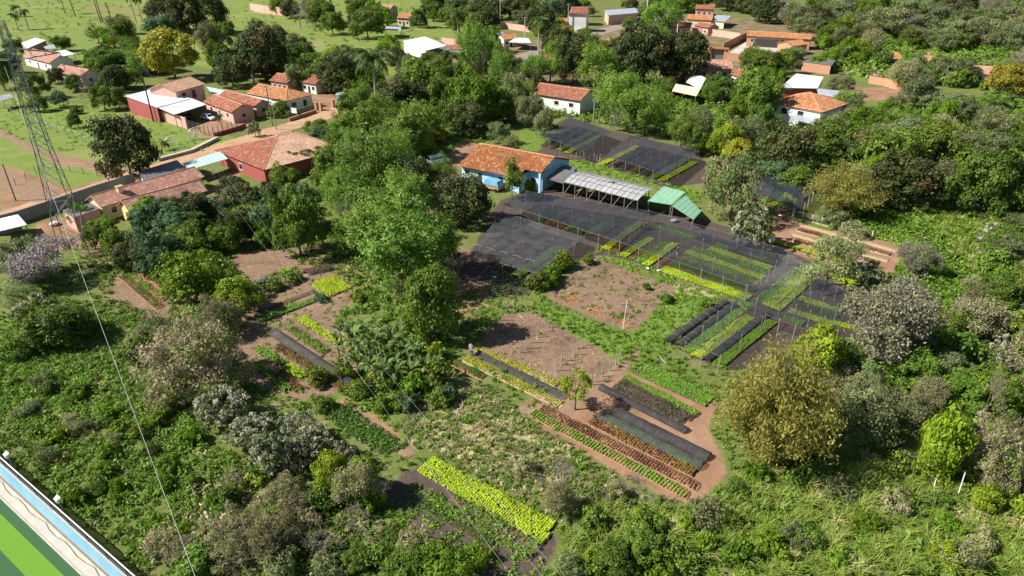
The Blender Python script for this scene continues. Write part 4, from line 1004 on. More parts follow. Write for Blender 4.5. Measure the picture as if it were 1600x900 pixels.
def house(name, label, A, B, R, e, rz_, wall='plaster_white', roof='tile_orange', over=.5, hip=(0, 0), ops=(), W=None, cat='house', period=.34, roof_left=None, chimney=None, gable_over=.35):
    """gable or hip house: A,B photo points of the near eave line (height e); R photo point of the ridge (height rz_)"""
    if not ops: ops = (('front', .2, 1.6, 1.1, 1.0, 'window'), ('front', .5, 1.05, 1.0, 2.1, 'door'), ('front', .8, 1.6, 1.1, 1.0, 'window'), ('left', .5, 1.6, 1.0, 1.0, 'window'), ('right', .5, 1.6, 1.0, 1.0, 'window'))
    a, b_, L, rot, ux, uy = frame_from(A, B, e)
    half = (W/2) if W else abs((G(*R, rz_)-b_).dot(uy))
    L0 = L; over = min(over, half*.3)
    sl = (rz_-e)/half                      # pitch; eave points are the outer edge
    o = thing(name, label, cat, (a.x, a.y, 0), rot)
    # walls sit inside the overhang
    wi = MB(); x0, x1, y0, y1 = gable_over, L-gable_over, over, 2*half-over; ze = e+over*sl-.12; zr = rz_-.12
    if hip[0] or hip[1]: wi.box(x0, x1, y0, y1, -.1, ze)
    else:
        V = [(x0,y0,-.1),(x1,y0,-.1),(x1,y1,-.1),(x0,y1,-.1),(x0,y0,ze),(x1,y0,ze),(x1,y1,ze),(x0,y1,ze),(x0,half,zr),(x1,half,zr)]
        wi.put(V, [[0,1,5,4],[1,2,6,9,5],[2,3,7,6],[3,0,4,8,7],[4,5,9,8],[8,9,6,7],[0,3,2,1]])
    wo = add('wall', wi.mesh('wall', wall), o)
    D = math.hypot(half, rz_-e); up = np.array([0, half/D, (rz_-e)/D]); dn = np.array([0, -half/D, (rz_-e)/D])
    k1, k2 = hip
    add('roof', roof_slope('roof_front', (0, 0, e), (1, 0, 0), up, L, D, roof, k1, k2, period), o)
    add('roof', roof_slope('roof_back', (L, 2*half, e), (-1, 0, 0), dn, L, D, roof, k2, k1, period, seed=3), o)
    if k1:
        Dh = math.hypot(k1, rz_-e); add('roof', roof_slope('roof_left', (0, 2*half, e), (0, -1, 0), (k1/Dh, 0, (rz_-e)/Dh), 2*half, Dh, roof_left or roof, half, half, period, seed=5), o)
    if k2:
        Dh = math.hypot(k2, rz_-e); add('roof', roof_slope('roof_right', (L, 0, e), (0, 1, 0), (-k2/Dh, 0, (rz_-e)/Dh), 2*half, Dh, roof, half, half, period, seed=6), o)
    rc = MB(); rc.bar((k1, half, rz_+.03), (L-k2, half, rz_+.03), .12, None, 6)
    for (kk, xe, s_) in ((k1, 0, 1), (k2, L, -1)):
        if kk:
            for yy in (0, 2*half): rc.bar((xe, yy, e+.05), (xe+s_*kk, half, rz_+.03), .1, None, 6)
    add('ridge', rc.mesh('ridge', roof if False else 'brick_tan'), o)
    # openings in wall coordinates
    for (side, t, zc, w_, h_, kd) in ops:
        opening(o, side, x1-x0, y1-y0, t, zc, w_, h_, kd).location = (x0, y0, 0)
    if chimney:
        cx, cy, ch_ = chimney; zc0 = e+(min(cy, 2*half-cy))*sl-.3
        c = MB().box(cx-.45, cx+.45, cy-.35, cy+.35, zc0, zc0+ch_); add('chimney', c.mesh('chimney', 'plaster_cream'), o)
        add('chimney_cap', MB().box(cx-.6, cx+.6, cy-.5, cy+.5, zc0+ch_+.002, zc0+ch_+.16).mesh('cap', 'straw_pile'), o)
    return o
def canopy(name, label, pts, zs, mat, cat='canopy', posts=True, pm='post_wood', walls=(), wall_mat='plaster_white', th=.07, seams=.9):
    """sheet roof on posts; pts photo points of the four corners at heights zs"""
    P = [G(u, v, z) for (u, v), z in zip(pts, zs)]; c = sum(P, Vector())/4; base = Vector((c.x, c.y, 0)); Q = [p-base for p in P]
    o = thing(name, label, cat, base)
    add('roof', sheet_mesh(Q, mat, th, seams), o)
    cc = sum(Q, Vector())/4; In = [q.lerp(cc, .06) for q in Q]
    if posts:
        for i, q in enumerate(In):
            if any(i in w_ for w_ in walls): continue
            add('post', MB().bar((q.x, q.y, -.1), (q.x, q.y, q.z-.05), .09, None, 6).mesh('canopy_post', pm), o)
    for (i, j) in walls:
        a, b_ = In[i], In[j]; d = (b_-a); d.z = 0; n_ = Vector((-d.y, d.x, 0)).normalized()*.09
        V = [a-n_, b_-n_, b_+n_, a+n_]; V = [Vector((p.x, p.y, -.1)) for p in V]+[Vector((p.x, p.y, z-.09)) for p, z in zip(V, (a.z, b_.z, b_.z, a.z))]
        add('wall', MB().put(V, [[0,3,2,1],[4,5,6,7],[0,1,5,4],[1,2,6,5],[2,3,7,6],[3,0,4,7]]).mesh('canopy_wall', wall_mat), o)
    return o
def wall_run(name, label, pts, h, mat, th=.2, cat='wall', pillars=0, top=None, pill_mat=None):
    P = [G(u, v) for u, v in pts]; base = P[0].copy(); o = thing(name, label, cat, base)
    for i in range(len(P)-1):
        a, b_ = P[i]-base, P[i+1]-base; d = (b_-a); L = d.length; rot = math.atan2(d.y, d.x)
        add('panel', MB().box(.0, L, -th/2, th/2, -.15, h).mesh('wall_panel', mat), o, a, rot)
        add('coping', MB().box(-.02, L+.02, -th/2-.04, th/2+.04, h+.002, h+.08).mesh('coping', top or mat), o, a, rot)
        if pillars:
            n = max(1, int(L/pillars)); pmsh = MB().box(-.14, .14, -th/2-.06, th/2+.06, -.15, h+.2).mesh('pillar', pill_mat or mat)
            for k in range(n+1): q = add('pillar', pmsh, o, a+d*(k/n), rot)
    return o

# blue house beside the nets
a, b_, L, rot, ux, uy = frame_from((715,259), (835,283.5), 3.1)
half = abs((G(869,246,5.6)-b_).dot(uy)); e, zr = 3.1, 5.6
o = thing('blue_house', 'light blue walled building with weathered orange tile roof beside the nets', 'building', (a.x, a.y, 0), rot)
m = MB(); x0, x1, y0, y1 = .4, L-.4, .8, 2*half-.8; sl = (zr-e)/half; xm = .80*L; yp = y0+.38*half
m.box(x0, xm, y0, y1, -.1, e+.1); m.box(xm+.003, x1, yp, y1, -.1, e+.35)
add('wall', m.mesh('wall', 'plaster_blue'), o)
for xx in (x0, x1-.25): add('gable', MB().put([(xx, y0+1.0 if xx < 1 else yp, e+.1),(xx+.25, y0+1.0 if xx < 1 else yp, e+.1),(xx+.25, y1-.5, e+.1),(xx, y1-.5, e+.1),(xx, half, zr-.15),(xx+.25, half, zr-.15)], [[0,1,5,4],[2,3,4,5],[0,4,3],[1,2,5],[0,3,2,1]]).mesh('gable', 'plaster_blue'), o)
D = math.hypot(half, zr-e); up = np.array([0, half/D, (zr-e)/D]); dn = np.array([0, -half/D, (zr-e)/D])
add('roof', roof_slope('roof_front', (0, 0, e), (1, 0, 0), up, L, D, 'tile_old', 0, 0, .32, .42, .06, t0=lambda s: .34 if s > .80 else 0.0), o)
add('roof', roof_slope('roof_back', (L, 2*half, e), (-1, 0, 0), dn, L, D, 'tile_old', 0, 0, .32, .42, .06, seed=4), o)
add('ridge', MB().bar((0, half, zr+.04), (L, half, zr+.04), .13, None, 6).mesh('ridge', 'brick_tan'), o)
add('pillar', MB().box(L-.65, L-.2, .34*half+.05, .34*half+.5, -.1, e+.7).mesh('pillar', 'plaster_blue'), o)
add('pillar', MB().box(xm-.42, xm-.02, .3, .7, -.1, e-.02).mesh('pillar', 'plaster_blue'), o)
for t, w_ in ((.27, .9),):
    f = MB().box(t*L-.45, t*L+.45, y0-.03, y0+.02, 0, 2.2); add('door', f.mesh('door', 'door_dark'), o)
for t in (.1, .55):
    opening(o, 'front', L, 1, t, 1.9, 1.1, .9).location = (0, y0, 0)
f = MB().box(xm+.6, xm+1.6, yp-.03, yp+.02, 0, 2.2); add('door', f.mesh('door', 'door_dark'), o)
add('lean_to', MB().box(L-.3, L+2.6, half+1.2, half+4.4, -.1, 2.7).mesh('lean_to', 'grey_render'), o)
add('lean_to_roof', MB().box(L-.2, L+2.9, half+.9, half+4.6, 2.703, 2.8).mesh('lean_to_roof', 'sheet_dark'), o)
p = G(772, 297); t = thing('tarp_cart', 'box cart under blue tarpaulin before the blue building', 'cart', p, rot)
V = [(-1.6,-1,1.2),(1.6,-1,1.2),(1.6,1,1.2),(-1.6,1,1.2),(-1.5,-.9,2.1),(1.2,-.9,2.0),(1.2,.9,2.0),(-1.5,.9,2.1)]
add('tarpaulin', MB().put(V, [[0,3,2,1],[4,5,6,7],[0,1,5,4],[1,2,6,5],[2,3,7,6],[3,0,4,7]]).mesh('tarp', 'tarp_blue'), t)
add('box', MB().box(-1.5, 1.5, -.9, .9, .45, 1.195).mesh('cart_box', 'brick_tan'), t)
for sx in (-1, 1):
    for sy in (-.95, .95): add('wheel', MB().bar((sx, sy-.1, .35), (sx, sy+.1, .35), .35, None, 10).mesh('cart_wheel', 'tyre'), t)

# nursery shed with plastic film roof
P = [G(880,287,2.5), G(996,317,2.5)]; d = P[1]-P[0]; L = d.length; rot = math.atan2(d.y, d.x); uy = Vector((-d.y, d.x, 0)).normalized()
Wd = (G(1018,294,2.6)-P[1]).dot(uy)
o = thing('nursery_shed', 'long shed with patched greyish white plastic film roof beside the nets', 'shed', (P[0].x, P[0].y, 0), rot)
n = 28; k = 10; r = np.random.default_rng(5); V = []
for i in range(n+1):
    for j in range(k+1):
        t = j/k; V.append((L*i/n, Wd*t, 2.45+1.15*math.sin(math.pi*(.10+.85*t))+(.05 if i % 4 == 0 else 0)+r.normal(0, .025)))
F = [[i*(k+1)+j, (i+1)*(k+1)+j, (i+1)*(k+1)+j+1, i*(k+1)+j+1] for i in range(n) for j in range(k)]
add('film_roof', mesh_np('film_roof', np.array(V), np.array(F), 'poly_film'), o)
bat = MB().bar((0, -.1, 0), (0, 0, .02), .03)
for j in (0, 2, 4, 6, 8, 10):
    z = V[j][2]+.06; add('batten', MB().box(-.1, L+.1, Wd*j/k-.03, Wd*j/k+.03, z, z+.04).mesh('batten', 'post_wood'), o)
for i in range(0, n+1, 2):
    x = L*i/n; rb = MB()
    for j in range(k): rb.bar((x, V[i*(k+1)+j][1], V[i*(k+1)+j][2]+.05), (x, V[i*(k+1)+j+1][1], V[i*(k+1)+j+1][2]+.05), .028, None, 4)
    add('rib', rb.mesh('rib', 'post_wood'), o)
for i in range(7):
    for yy in (.1, Wd/2, Wd-.1): add('post', MB().bar((L*i/6, yy, -.1), (L*i/6, yy, 2.9 if yy < .5 or yy > Wd-.5 else 3.5), .08, .07, 6).mesh('shed_post', 'post_wood'), o)
    if i < 6: add('brace', MB().bar((L*i/6, .1, .3), (L*(i+.6)/6, .1, 2.6), .05, None, 5).mesh('brace', 'post_pale'), o)
add('bench', MB().box(1, L-2, Wd*.3, Wd*.45, .7, .8).box(1.1, 1.2, Wd*.3, Wd*.45, 0, .7).box(L-2.2, L-2.1, Wd*.3, Wd*.45, 0, .7).mesh('bench', 'post_wood'), o)
add('roof_patch', MB().box(L*.5, L*.5+.9, Wd*.38, Wd*.38+.7, 3.72, 3.9).mesh('patch', 'post_wood'), o)
canopy('lean_to_canopy', 'dark grey sheet lean-to between the blue building and plastic shed', [(854,279),(881,287),(899,268),(876,263)], [2.6,2.6,3.3,3.3], 'sheet_dark')
canopy('green_canopy', 'pale green sheet roof with white front edge beside the plastic shed', [(1012,314),(1049,320),(1071,300),(1037,291)], [2.5,2.5,3.2,3.2], 'sheet_green')
canopy('green_canopy', 'lower green sheet roof leaning right of the pale green one', [(1050,321),(1084,343),(1096,330),(1071,305)], [2.9,1.9,1.9,2.9], 'sheet_green')
canopy('garden_canopy', 'small green sheet shelter in the dirt yard', [(648,289),(664,291),(669,281),(652,276)], [2.2,2.2,2.5,2.5], 'sheet_green')

# houses along the dirt road, left
house('tiled_house', 'long low house with brick-red tile roof and roof hatch along the road', (157,324),(320,276),(306,264), 2.7, 4.1, 'plaster_cream', 'tile_pink', W=5.4, chimney=(4.6,1.9,1.2), ops=(('front',.1,1.5,.9,1.0,'window'),))
house('tiled_house', 'yellow-ended tiled house in front of the long low house', (202,332),(325,298),(312,282), 2.6, 4.1, 'plaster_yellow', 'tile_pink', W=4.6, ops=(('front',.2,1.5,.7,.6,'window'),('front',.42,1.5,.7,.6,'window'),('left',.5,1.5,.8,.9,'window')))
canopy('flat_shed', 'low shed with rusty flat sheet roof at the tower', [(115,340),(156,326),(142,317),(97,328)], [2.6]*4, 'sheet_dark', 'shed', walls=((3,0),(0,1)), wall_mat='plaster_pink')
canopy('white_shed', 'patchy white sheet roof at the left edge', [(-20,366),(42,351),(28,335),(-20,346)], [2.3,2.3,2.6,2.6], 'sheet_white', 'shed', walls=((2,3),), wall_mat='grey_render')
canopy('patio_canopy', 'pale mint sheet roof between the tiled houses', [(297,265),(356,248),(344,236),(285,255)], [2.7,2.7,3.1,3.1], 'sheet_mint')
canopy('dark_canopy', 'dark sheet roof in the shade of the big roadside tree', [(225,284),(290,262),(276,250),(216,268)], [2.6,2.6,2.9,2.9], 'sheet_dark', walls=((0,3),), wall_mat='plaster_white')
house('hip_house', 'large house with broad terracotta hip roof and blue chimney by the road', (412,266),(541,232),(427,212), 3.0, 5.8, 'plaster_red', 'tile_pale', roof_left='tile_red', W=19.5, hip=(9.5,6.5), ops=(('front',.2,1.5,1.2,1.2,'window'),('front',.6,1.5,1.2,1.2,'window'),('left',.5,1.5,1.2,1.2,'window')), chimney=None)  # red left and pale front slopes: own tile tones plus painted-in lighting
wall_run('road_wall', 'grey boundary wall in shade along the dirt road', [(-20,362),(30,349),(95,327),(150,308),(212,288)], 2.1, 'grey_render', .25)
# compound with white roofs
canopy('white_carport', 'big bright white sheet roof of the red walled compound', [(245,168),(298,154),(250,136),(195,150)], [3.9,3.9,4.4,4.4], 'sheet_white', 'carport', walls=((3,0),(2,3)), wall_mat='plaster_red')
canopy('white_carport', 'lower white sheet roof over the parked cars', [(272,179),(323,163),(298,153),(244,167)], [3.3,3.3,3.8,3.8], 'sheet_white', 'carport')
house('two_storey_house', 'two storey house with pale tile roof behind the white carports', (275,144),(321,131),(296,117), 5.6, 7.3, 'plaster_pink', 'tile_pale', ops=(('front',.25,3.8,1.6,2.2,'door'),('front',.6,3.8,1.6,2.2,'door'),('right',.3,3.8,1.4,1.4,'window')), W=9.5)
house('tiled_house', 'low house with mossy terracotta roof beside the parked cars', (317,159),(361,176),(380,160), 2.9, 4.3, 'plaster_pink', 'tile_red', W=6.5)
house('tiled_house', 'rear tiled wing behind the mossy roofed low house', (340,150),(398,166),(415,155), 3.0, 4.2, 'plaster_pink', 'tile_red', W=5.0)
canopy('strip_canopy', 'long pale mint roof strip behind the tiled compound', [(330,146),(420,161),(425,156),(322,135)], [3,3,3.2,3.2], 'sheet_mint')
wall_run('compound_wall', 'pink boundary wall of the white roofed compound', [(219,178),(293,201)], 2.6, 'plaster_pink', .2, pillars=4.0)
wall_run('fence_base', 'low red wall at the courtyard corner by the road', [(335,214),(372,204),(384,198)], .9, 'plaster_red', .25)
house('white_house', 'white house with terracotta hip roof at the end of the road', (383,146),(447,158),(446,138), 3.2, 5.0, 'plaster_white', 'tile_orange', W=9.5, hip=(0,4.6), ops=(('right',.25,1.7,1.6,1.2,'window'),('right',.7,1.2,1.2,2.2,'door'),('front',.8,1.7,1.4,1.2,'window')))
wall_run('front_fence', 'dark green fence in front of the white hip roofed house', [(449,184),(492,170)], 1.3, 'tank_green', .1)
wall_run('low_stone_wall', 'low brown wall along the end of the dirt road', [(452,190),(494,176)], .8, 'brick_tan', .3)
for u, v, lb in ((495,172,'left'),(502,173,'right'),(521,168,'far')):
    pl_ = thing('gate_pillar', lb+' stone gate pillar at the end of the dirt road', 'pillar', G(u, v), 1.0, None, MB().box(-.35,.35,-.35,.35,-.1,2.0).box(-.42,.42,-.42,.42,2.002,2.15).mesh('gate_pillar','brick_tan'))
# water tank on its stand
t = thing('water_tank', 'tall greenish water tank on a brick stand at the road end', 'water tank', G(536, 178))
add('stand', MB().box(-1, 1, -1, 1, -.1, 1.6).mesh('stand', 'brick_tan'), t)
tk = MB(); tk.bar((0,0,1.603),(0,0,5.2),1.25,1.25,20).bar((0,0,5.203),(0,0,5.5),1.28,.9,20); add('tank', tk.mesh('tank', 'tank_green'), t)
add('rim', MB().bar((0,0,5.1),(0,0,5.22),1.33,1.33,20).mesh('rim', 'post_pale'), t)
t = thing('sign_board', 'blank pale blue sign board on two legs beside the road', 'sign', G(461, 184), -.5)
add('board', MB().box(-.9,.9,-.03,.03,1.2,2.5).mesh('board', 'sheet_white'), t)
for sx in (-.8,.8): add('leg', MB().bar((sx,.06,-.1),(sx,.06,2.4),.05).mesh('sign_leg','post_wood'), t)

# far left farmstead
house('tiled_house', 'long pinkish tiled farmhouse at the far left', (34,88),(77,99),(92,89), 3.0, 5.0, 'plaster_white', 'tile_pink', W=8)
house('tiled_house', 'lower pinkish tiled farmhouse in front of the long one', (81,112),(125,120),(137,112), 3.0, 4.6, 'plaster_white', 'tile_pink', W=6.5)
canopy('barn', 'white roofed brown barn at the far left pasture edge', [(42,76),(72,63),(55,59),(33,67)], [4.5,4.5,5.2,5.2], 'sheet_white', 'barn', walls=((0,1),(3,0)), wall_mat='brick_tan')
canopy('white_carport', 'small white sheet roof behind the far left farmhouse', [(99,88),(117,84),(102,78),(82,81)], [3.2,3.2,3.6,3.6], 'sheet_white', 'carport')
canopy('grey_canopy', 'small grey sheet roof beside the far left barn', [(72,77),(88,76),(84,69),(67,73)], [3,3,3.3,3.3], 'sheet_grey')
canopy('grey_canopy', 'grey sheet roof among bushes at the left edge', [(-10,160),(22,152),(16,146),(-14,152)], [2.6,2.6,3,3], 'sheet_grey')
# village, top centre
canopy('white_hall', 'open white roofed hall beside the pasture', [(666,79),(698,71),(664,57),(629,64)], [3.6,3.6,4.2,4.2], 'sheet_white', 'hall', pm='white_paint', walls=((3,0),))
canopy('grey_canopy', 'grey lean-to right of the white roofed hall', [(694,80),(716,83),(720,78),(698,75)], [2.5,2.5,2.7,2.7], 'sheet_grey')
house('tiled_house', 'small brown tiled house behind the grey lean-to', (700,77),(720,78),(722,69), 3, 4.2, 'plaster_pink', 'tile_red', W=6)
wall_run('pink_wall', 'pink wall behind the white roofed hall', [(690,68),(718,72)], 2.4, 'plaster_pink')
canopy('grey_canopy', 'grey sheet shelter at the far side of the pasture', [(601,46),(626,49),(627,42),(603,41)], [3,3,3.6,3.6], 'sheet_grey')
canopy('grey_shed', 'long grey roofed shed by the village road', [(742,66),(782,60),(787,50),(745,54)], [3,3,3.6,3.6], 'sheet_grey', 'shed', walls=((0,1),(1,2)), wall_mat='grey_render')
house('tiled_house', 'orange tiled house left of the royal palm', (787,62),(812,60),(808,52), 3, 4.6, 'plaster_white', 'tile_orange', W=7)
canopy('white_canopy', 'white roof beside the orange tiled house near the palm', [(795,66),(830,67),(826,60),(806,58)], [3,3,3.2,3.2], 'sheet_white')
o = house('two_storey_house', 'pale blue-white two storey house with grey roof by the village road', (887,22),(917,23),(922,16), 7.6, 8.2, 'plaster_white', 'tile_red', W=8, ops=(('right',.4,5.4,1.5,1.6,'window'),('right',.6,1.2,1.5,2.4,'door')))
house('tiled_house', 'orange tiled house behind the two storey white house', (893,18),(920,18),(916,12), 6.5, 8.0, 'plaster_pink', 'tile_red', W=10)
house('tiled_house', 'pink arched house left of the two storey white house', (862,36),(886,37),(884,26), 3.6, 5.4, 'plaster_pink', 'tile_red', W=8)
canopy('grey_hall', 'long grey roofed house beside the village road bend', [(950,24),(998,20),(993,12),(944,16)], [4.5,4.5,5,5], 'sheet_grey', 'house', walls=((0,1),(1,2),(3,0)), wall_mat='plaster_pink')
wall_run('pink_wall', 'pink wall at the green lot left of the royal palm', [(783,44),(832,51)], 2.6, 'plaster_pink', pillars=6)
house('tiled_house', 'orange tiled house with grey annex near the brick courtyard', (1072,30),(1112,32),(1118,22), 3.5, 5.2, 'plaster_cream', 'tile_orange', W=9)
canopy('grey_canopy', 'grey-blue sheet roof right of the orange tiled house', [(1110,32),(1132,34),(1143,25),(1120,23)], [3.2,3.2,3.8,3.8], 'sheet_grey', walls=((0,1),), wall_mat='plaster_cream')
house('tiled_house', 'low dark tiled pink house under the roadside tree', (1043,42),(1080,43),(1082,34), 3.4, 5.0, 'plaster_pink', 'tile_red', W=8)
house('tiled_house', 'small tiled house before the grey-blue roof', (1084,40),(1106,44),(1112,36), 3.2, 4.6, 'plaster_pink', 'tile_red', W=7)
house('tiled_house', 'far tiled house above the orange village roofs', (1086,14),(1116,15),(1118,9), 3.4, 5, 'plaster_pink', 'tile_red', W=9)
wall_run('pink_wall', 'long pink wall in front of the orange tiled houses', [(1082,53),(1108,55),(1155,62)], 2.6, 'plaster_pink', pillars=8)
# brick courtyard
house('long_tiled_wing', 'long orange roofed wing of the brick courtyard', (1166,56),(1268,62),(1278,51), 4.0, 5.4, 'brick_tan', 'tile_orange', W=8, ops=(('front',.1,2.4,1.6,1.2,'window'),('front',.36,1.6,12,3.2,'door'),('front',.62,1.6,4,3.2,'door'),('front',.8,1.6,4,3.2,'door')))
house('tiled_wing', 'short orange roofed wing at the right of the brick courtyard', (1240,72),(1264,69),(1258,62), 3.6, 4.8, 'brick_tan', 'tile_orange', W=8)
wall_run('brick_wall', 'brick front wall with pillars of the courtyard', [(1132,94),(1166,97)], 2.6, 'brick_tan', .25, pillars=5)
wall_run('brick_wall', 'long shaded side wall of the brick courtyard', [(1129,78),(1166,60)], 2.6, 'brick_tan', .25, pillars=5)
t = thing('gatehouse', 'brick gatehouse with grey shutter and tiled top at the courtyard', 'gate', G(1121, 92), -.45)
add('wall', MB().box(-3.2,-2.2,-1,1,-.1,3.6).box(2.2,3.2,-1,1,-.1,3.6).mesh('gate_wall','brick_tan'), t)
sh = add('shutter', MB().box(-2.2,2.2,-.1,.1,0,3.3).mesh('shutter','metal_grey'), t)
for z in np.arange(.3,3.3,.42): add('slat', MB().box(-2.15,2.15,-.14,-.102,z,z+.3).mesh('slat','metal_grey'), sh)
add('roof', MB().box(-3.7,3.7,-1.4,1.4,3.603,3.95).mesh('gate_roof','tile_orange'), t)
cf = [G(1140,82),G(1172,98),G(1250,80),G(1242,68),G(1168,64)]
cy = add('courtyard', MB().slab([(p.x,p.y,.05) for p in cf],.1).mesh('courtyard','concrete')); cy['kind'] = 'structure'
# houses right
house('tiled_house', 'pinkish orange tiled house in front of the brick gatehouse', (1089,107),(1146,108),(1143,98), 3.2, 5.2, 'plaster_pink', 'tile_pink', W=9)
house('tiled_house', 'small red tiled roof among trees below the brick courtyard', (1140,116),(1160,122),(1170,114), 3.0, 4.4, 'plaster_white', 'tile_red', W=6)
canopy('rumpled_tarp', 'rumpled white sheets roofing a shed below the tiled houses', [(1072,128),(1094,140),(1103,122),(1086,113)], [3.0,3.0,3.6,3.4], 'sheet_white', 'shed')
canopy('cream_canopy', 'cream sheet roof left of the rumpled white sheets', [(1050,142),(1088,150),(1095,138),(1056,131)], [2.8,2.8,3.2,3.2], 'plaster_cream', 'shed', walls=((3,0),), wall_mat='plaster_red')
house('hip_house', 'orange hip roofed house with porch on the right', (1201,160),(1284,176),(1262,140), 4.8, 7.4, 'plaster_white', 'tile_orange', W=13.5, hip=(6.6,6.6), ops=(('front',.3,3.4,1.6,1.4,'window'),('front',.62,3.4,1.6,1.4,'window')))
canopy('white_canopy', 'large white sheet roof behind the orange hip roofed house', [(1219,137),(1277,138),(1287,120),(1244,115)], [4,4,4.4,4.4], 'sheet_white', 'shed', walls=((0,1),(3,0)), wall_mat='plaster_red')
canopy('grey_canopy', 'grey sheet roof right of the orange hip roofed house', [(1278,147),(1304,152),(1313,142),(1276,138)], [3.4,3.4,3.8,3.8], 'sheet_grey', walls=((0,1),), wall_mat='plaster_red')
canopy('porch', 'grey sheet porch roof in front of the hip roofed house', [(1234,185),(1273,195),(1288,183),(1247,176)], [2.8,2.8,3.2,3.2], 'sheet_grey', pm='white_paint')
canopy('grey_shed', 'dark patched shed behind the white sheet roof', [(1253,96),(1300,102),(1306,94),(1262,90)], [3,3,3.4,3.4], 'sheet_dark', 'shed', walls=((0,1),), wall_mat='brick_tan')
house('white_house', 'white walled house with terracotta roof behind the farthest net', (828,146),(907,158),(925,140), 4.1, 6.0, 'plaster_white', 'tile_red', W=10, ops=(('front',.2,2.6,1.3,1.0,'window'),('front',.52,2.6,1.3,1.0,'window'),('front',.82,2.6,1.3,1.0,'window')))
house('tiled_house', 'small tiled roof hidden among trees behind the nets', (975,140),(1000,141),(998,133), 3, 4.4, 'plaster_white', 'tile_red', W=6)
house('tiled_house', 'tiled roof with white fascia beside the dark domed trees', (942,70),(966,72),(962,56), 3, 4.8, 'plaster_white', 'tile_pink', W=9)
house('tiled_house', 'low orange tiled roof left of the dark domed trees', (838,96),(866,94),(870,86), 3, 4.4, 'plaster_cream', 'tile_orange', W=6)
house('tiled_house', 'small orange roof behind the tall light trees', (912,86),(926,88),(932,80), 3, 4.4, 'plaster_white', 'tile_orange', W=5)
house('rose_house', 'pale rose house with pinkish roof on the far right', (1517,115),(1554,117),(1556,104), 3.0, 4.8, 'plaster_rose', 'tile_pink', W=8, ops=(('front',.35,1.6,2.0,1.4,'window'),))
house('tiled_house', 'small orange tiled house in the right thicket', (1388,92),(1411,92),(1412,83), 3, 4.6, 'plaster_cream', 'tile_orange', W=7)
house('tiled_house', 'tiny orange tiled hut right of the small tiled house', (1442,94),(1456,95),(1457,88), 2.6, 3.8, 'plaster_cream', 'tile_orange', W=5)
house('tiled_house', 'low red roof at the right edge below the rose house', (1566,206),(1592,207),(1594,198), 2.4, 3.4, 'brick_tan', 'tile_red', W=5)
wall_run('brick_wall', 'brick wall and gate posts by the green plot on the right', [(1357,130),(1380,134),(1410,142)], 2.2, 'brick_tan', .3, pillars=6)
wall_run('dark_wall', 'dark wooden gate beside the bushy yard on the right', [(1311,140),(1335,142)], 2.4, 'post_wood', .2)
# top edge
wall_run('pink_wall', 'pink and white wall at the far end of the pasture', [(392,17),(414,21),(446,25)], 4.0, 'plaster_pink', pillars=10)
house('tiled_house', 'pale pink roofed house at the top beyond the pasture', (582,15),(608,16),(606,8), 4, 6, 'plaster_pink', 'tile_pale', W=11)
house('tiled_house', 'orange roofed house at the top behind bright trees', (619,28),(640,29),(638,20), 3.6, 5.4, 'plaster_cream', 'tile_orange', W=9)
house('tiled_house', 'cream house at the top edge beyond the pasture', (552,11),(576,12),(575,4), 4, 5.4, 'plaster_cream', 'tile_orange', W=9)
wall_run('pink_wall', 'short pink wall under the trees beyond the pasture', [(555,46),(578,48)], 3, 'plaster_pink')
house('white_house', 'small white house between dark trees behind the road end', (468,128),(492,132),(500,122), 3, 4.6, 'plaster_white', 'tile_red', W=7)
house('tiled_house', 'shaded dark roofed house behind the white hip roofed house', (420,126),(448,130),(452,118), 3, 4.6, 'plaster_pink', 'tile_red', W=7)
# ------------------------------------------------------------------ sports pitch in the lower left corner
def pit(s, d, z): p = WALL_A+wd_*s+wn_*d; return (p.x, p.y, z)
simple('turf_dark', (.045, .105, .045), (.038, .09, .038), 6, .9, .1); simple('turf_light', (.12, .25, .03), (.105, .22, .026), 6, .9, .1)
LW = (WALL_B-WALL_A).length
apron = add('pavement', MB().slab([pit(-20,.2,PITCH_Z+.0),pit(LW+20,.2,PITCH_Z),pit(LW+20,1.35,PITCH_Z),pit(-20,1.35,PITCH_Z)],.06).mesh('pavement','concrete_pale')); apron['kind'] = 'structure'
kerb = add('kerb', MB().slab([pit(-20,1.35,PITCH_Z+.06),pit(LW+20,1.35,PITCH_Z+.06),pit(LW+20,1.5,PITCH_Z+.06),pit(-20,1.5,PITCH_Z+.06)],.2).mesh('kerb','concrete')); kerb['kind'] = 'structure'
tf = add('sports_pitch', MB().slab([pit(-20,1.5,PITCH_Z+.01),pit(LW+20,1.5,PITCH_Z+.01),pit(LW+20,40,PITCH_Z+.01),pit(-20,40,PITCH_Z+.01)],.05).mesh('turf','turf_dark')); tf['kind'] = 'structure'
strip = add('dirt_strip', MB().slab([pit(-20,.19,PITCH_Z+.012),pit(LW+20,.19,PITCH_Z+.012),pit(LW+20,.34,PITCH_Z+.012),pit(-20,.34,PITCH_Z+.012)],.01).mesh('dirt_strip','path_earth')); strip['kind'] = 'structure'
for k in range(int((LW+40)/1.6)):
    s0 = -20+k*1.6; add('slab_joint', MB().slab([pit(s0,.52,PITCH_Z+.006),pit(s0+.03,.52,PITCH_Z+.006),pit(s0+.03,1.35,PITCH_Z+.006),pit(s0,1.35,PITCH_Z+.006)],.005).mesh('slab_joint','concrete'), apron)
for k in range(4):
    d0 = 2.3+k*3.6
    st_ = add('turf_stripe', MB().slab([pit(-20,d0,PITCH_Z+.02),pit(LW+20,d0,PITCH_Z+.02),pit(LW+20,d0+1.8,PITCH_Z+.02),pit(-20,d0+1.8,PITCH_Z+.02)],.009).mesh('turf_stripe','turf_light'), tf)
rotw = math.atan2(wd_.y, wd_.x)
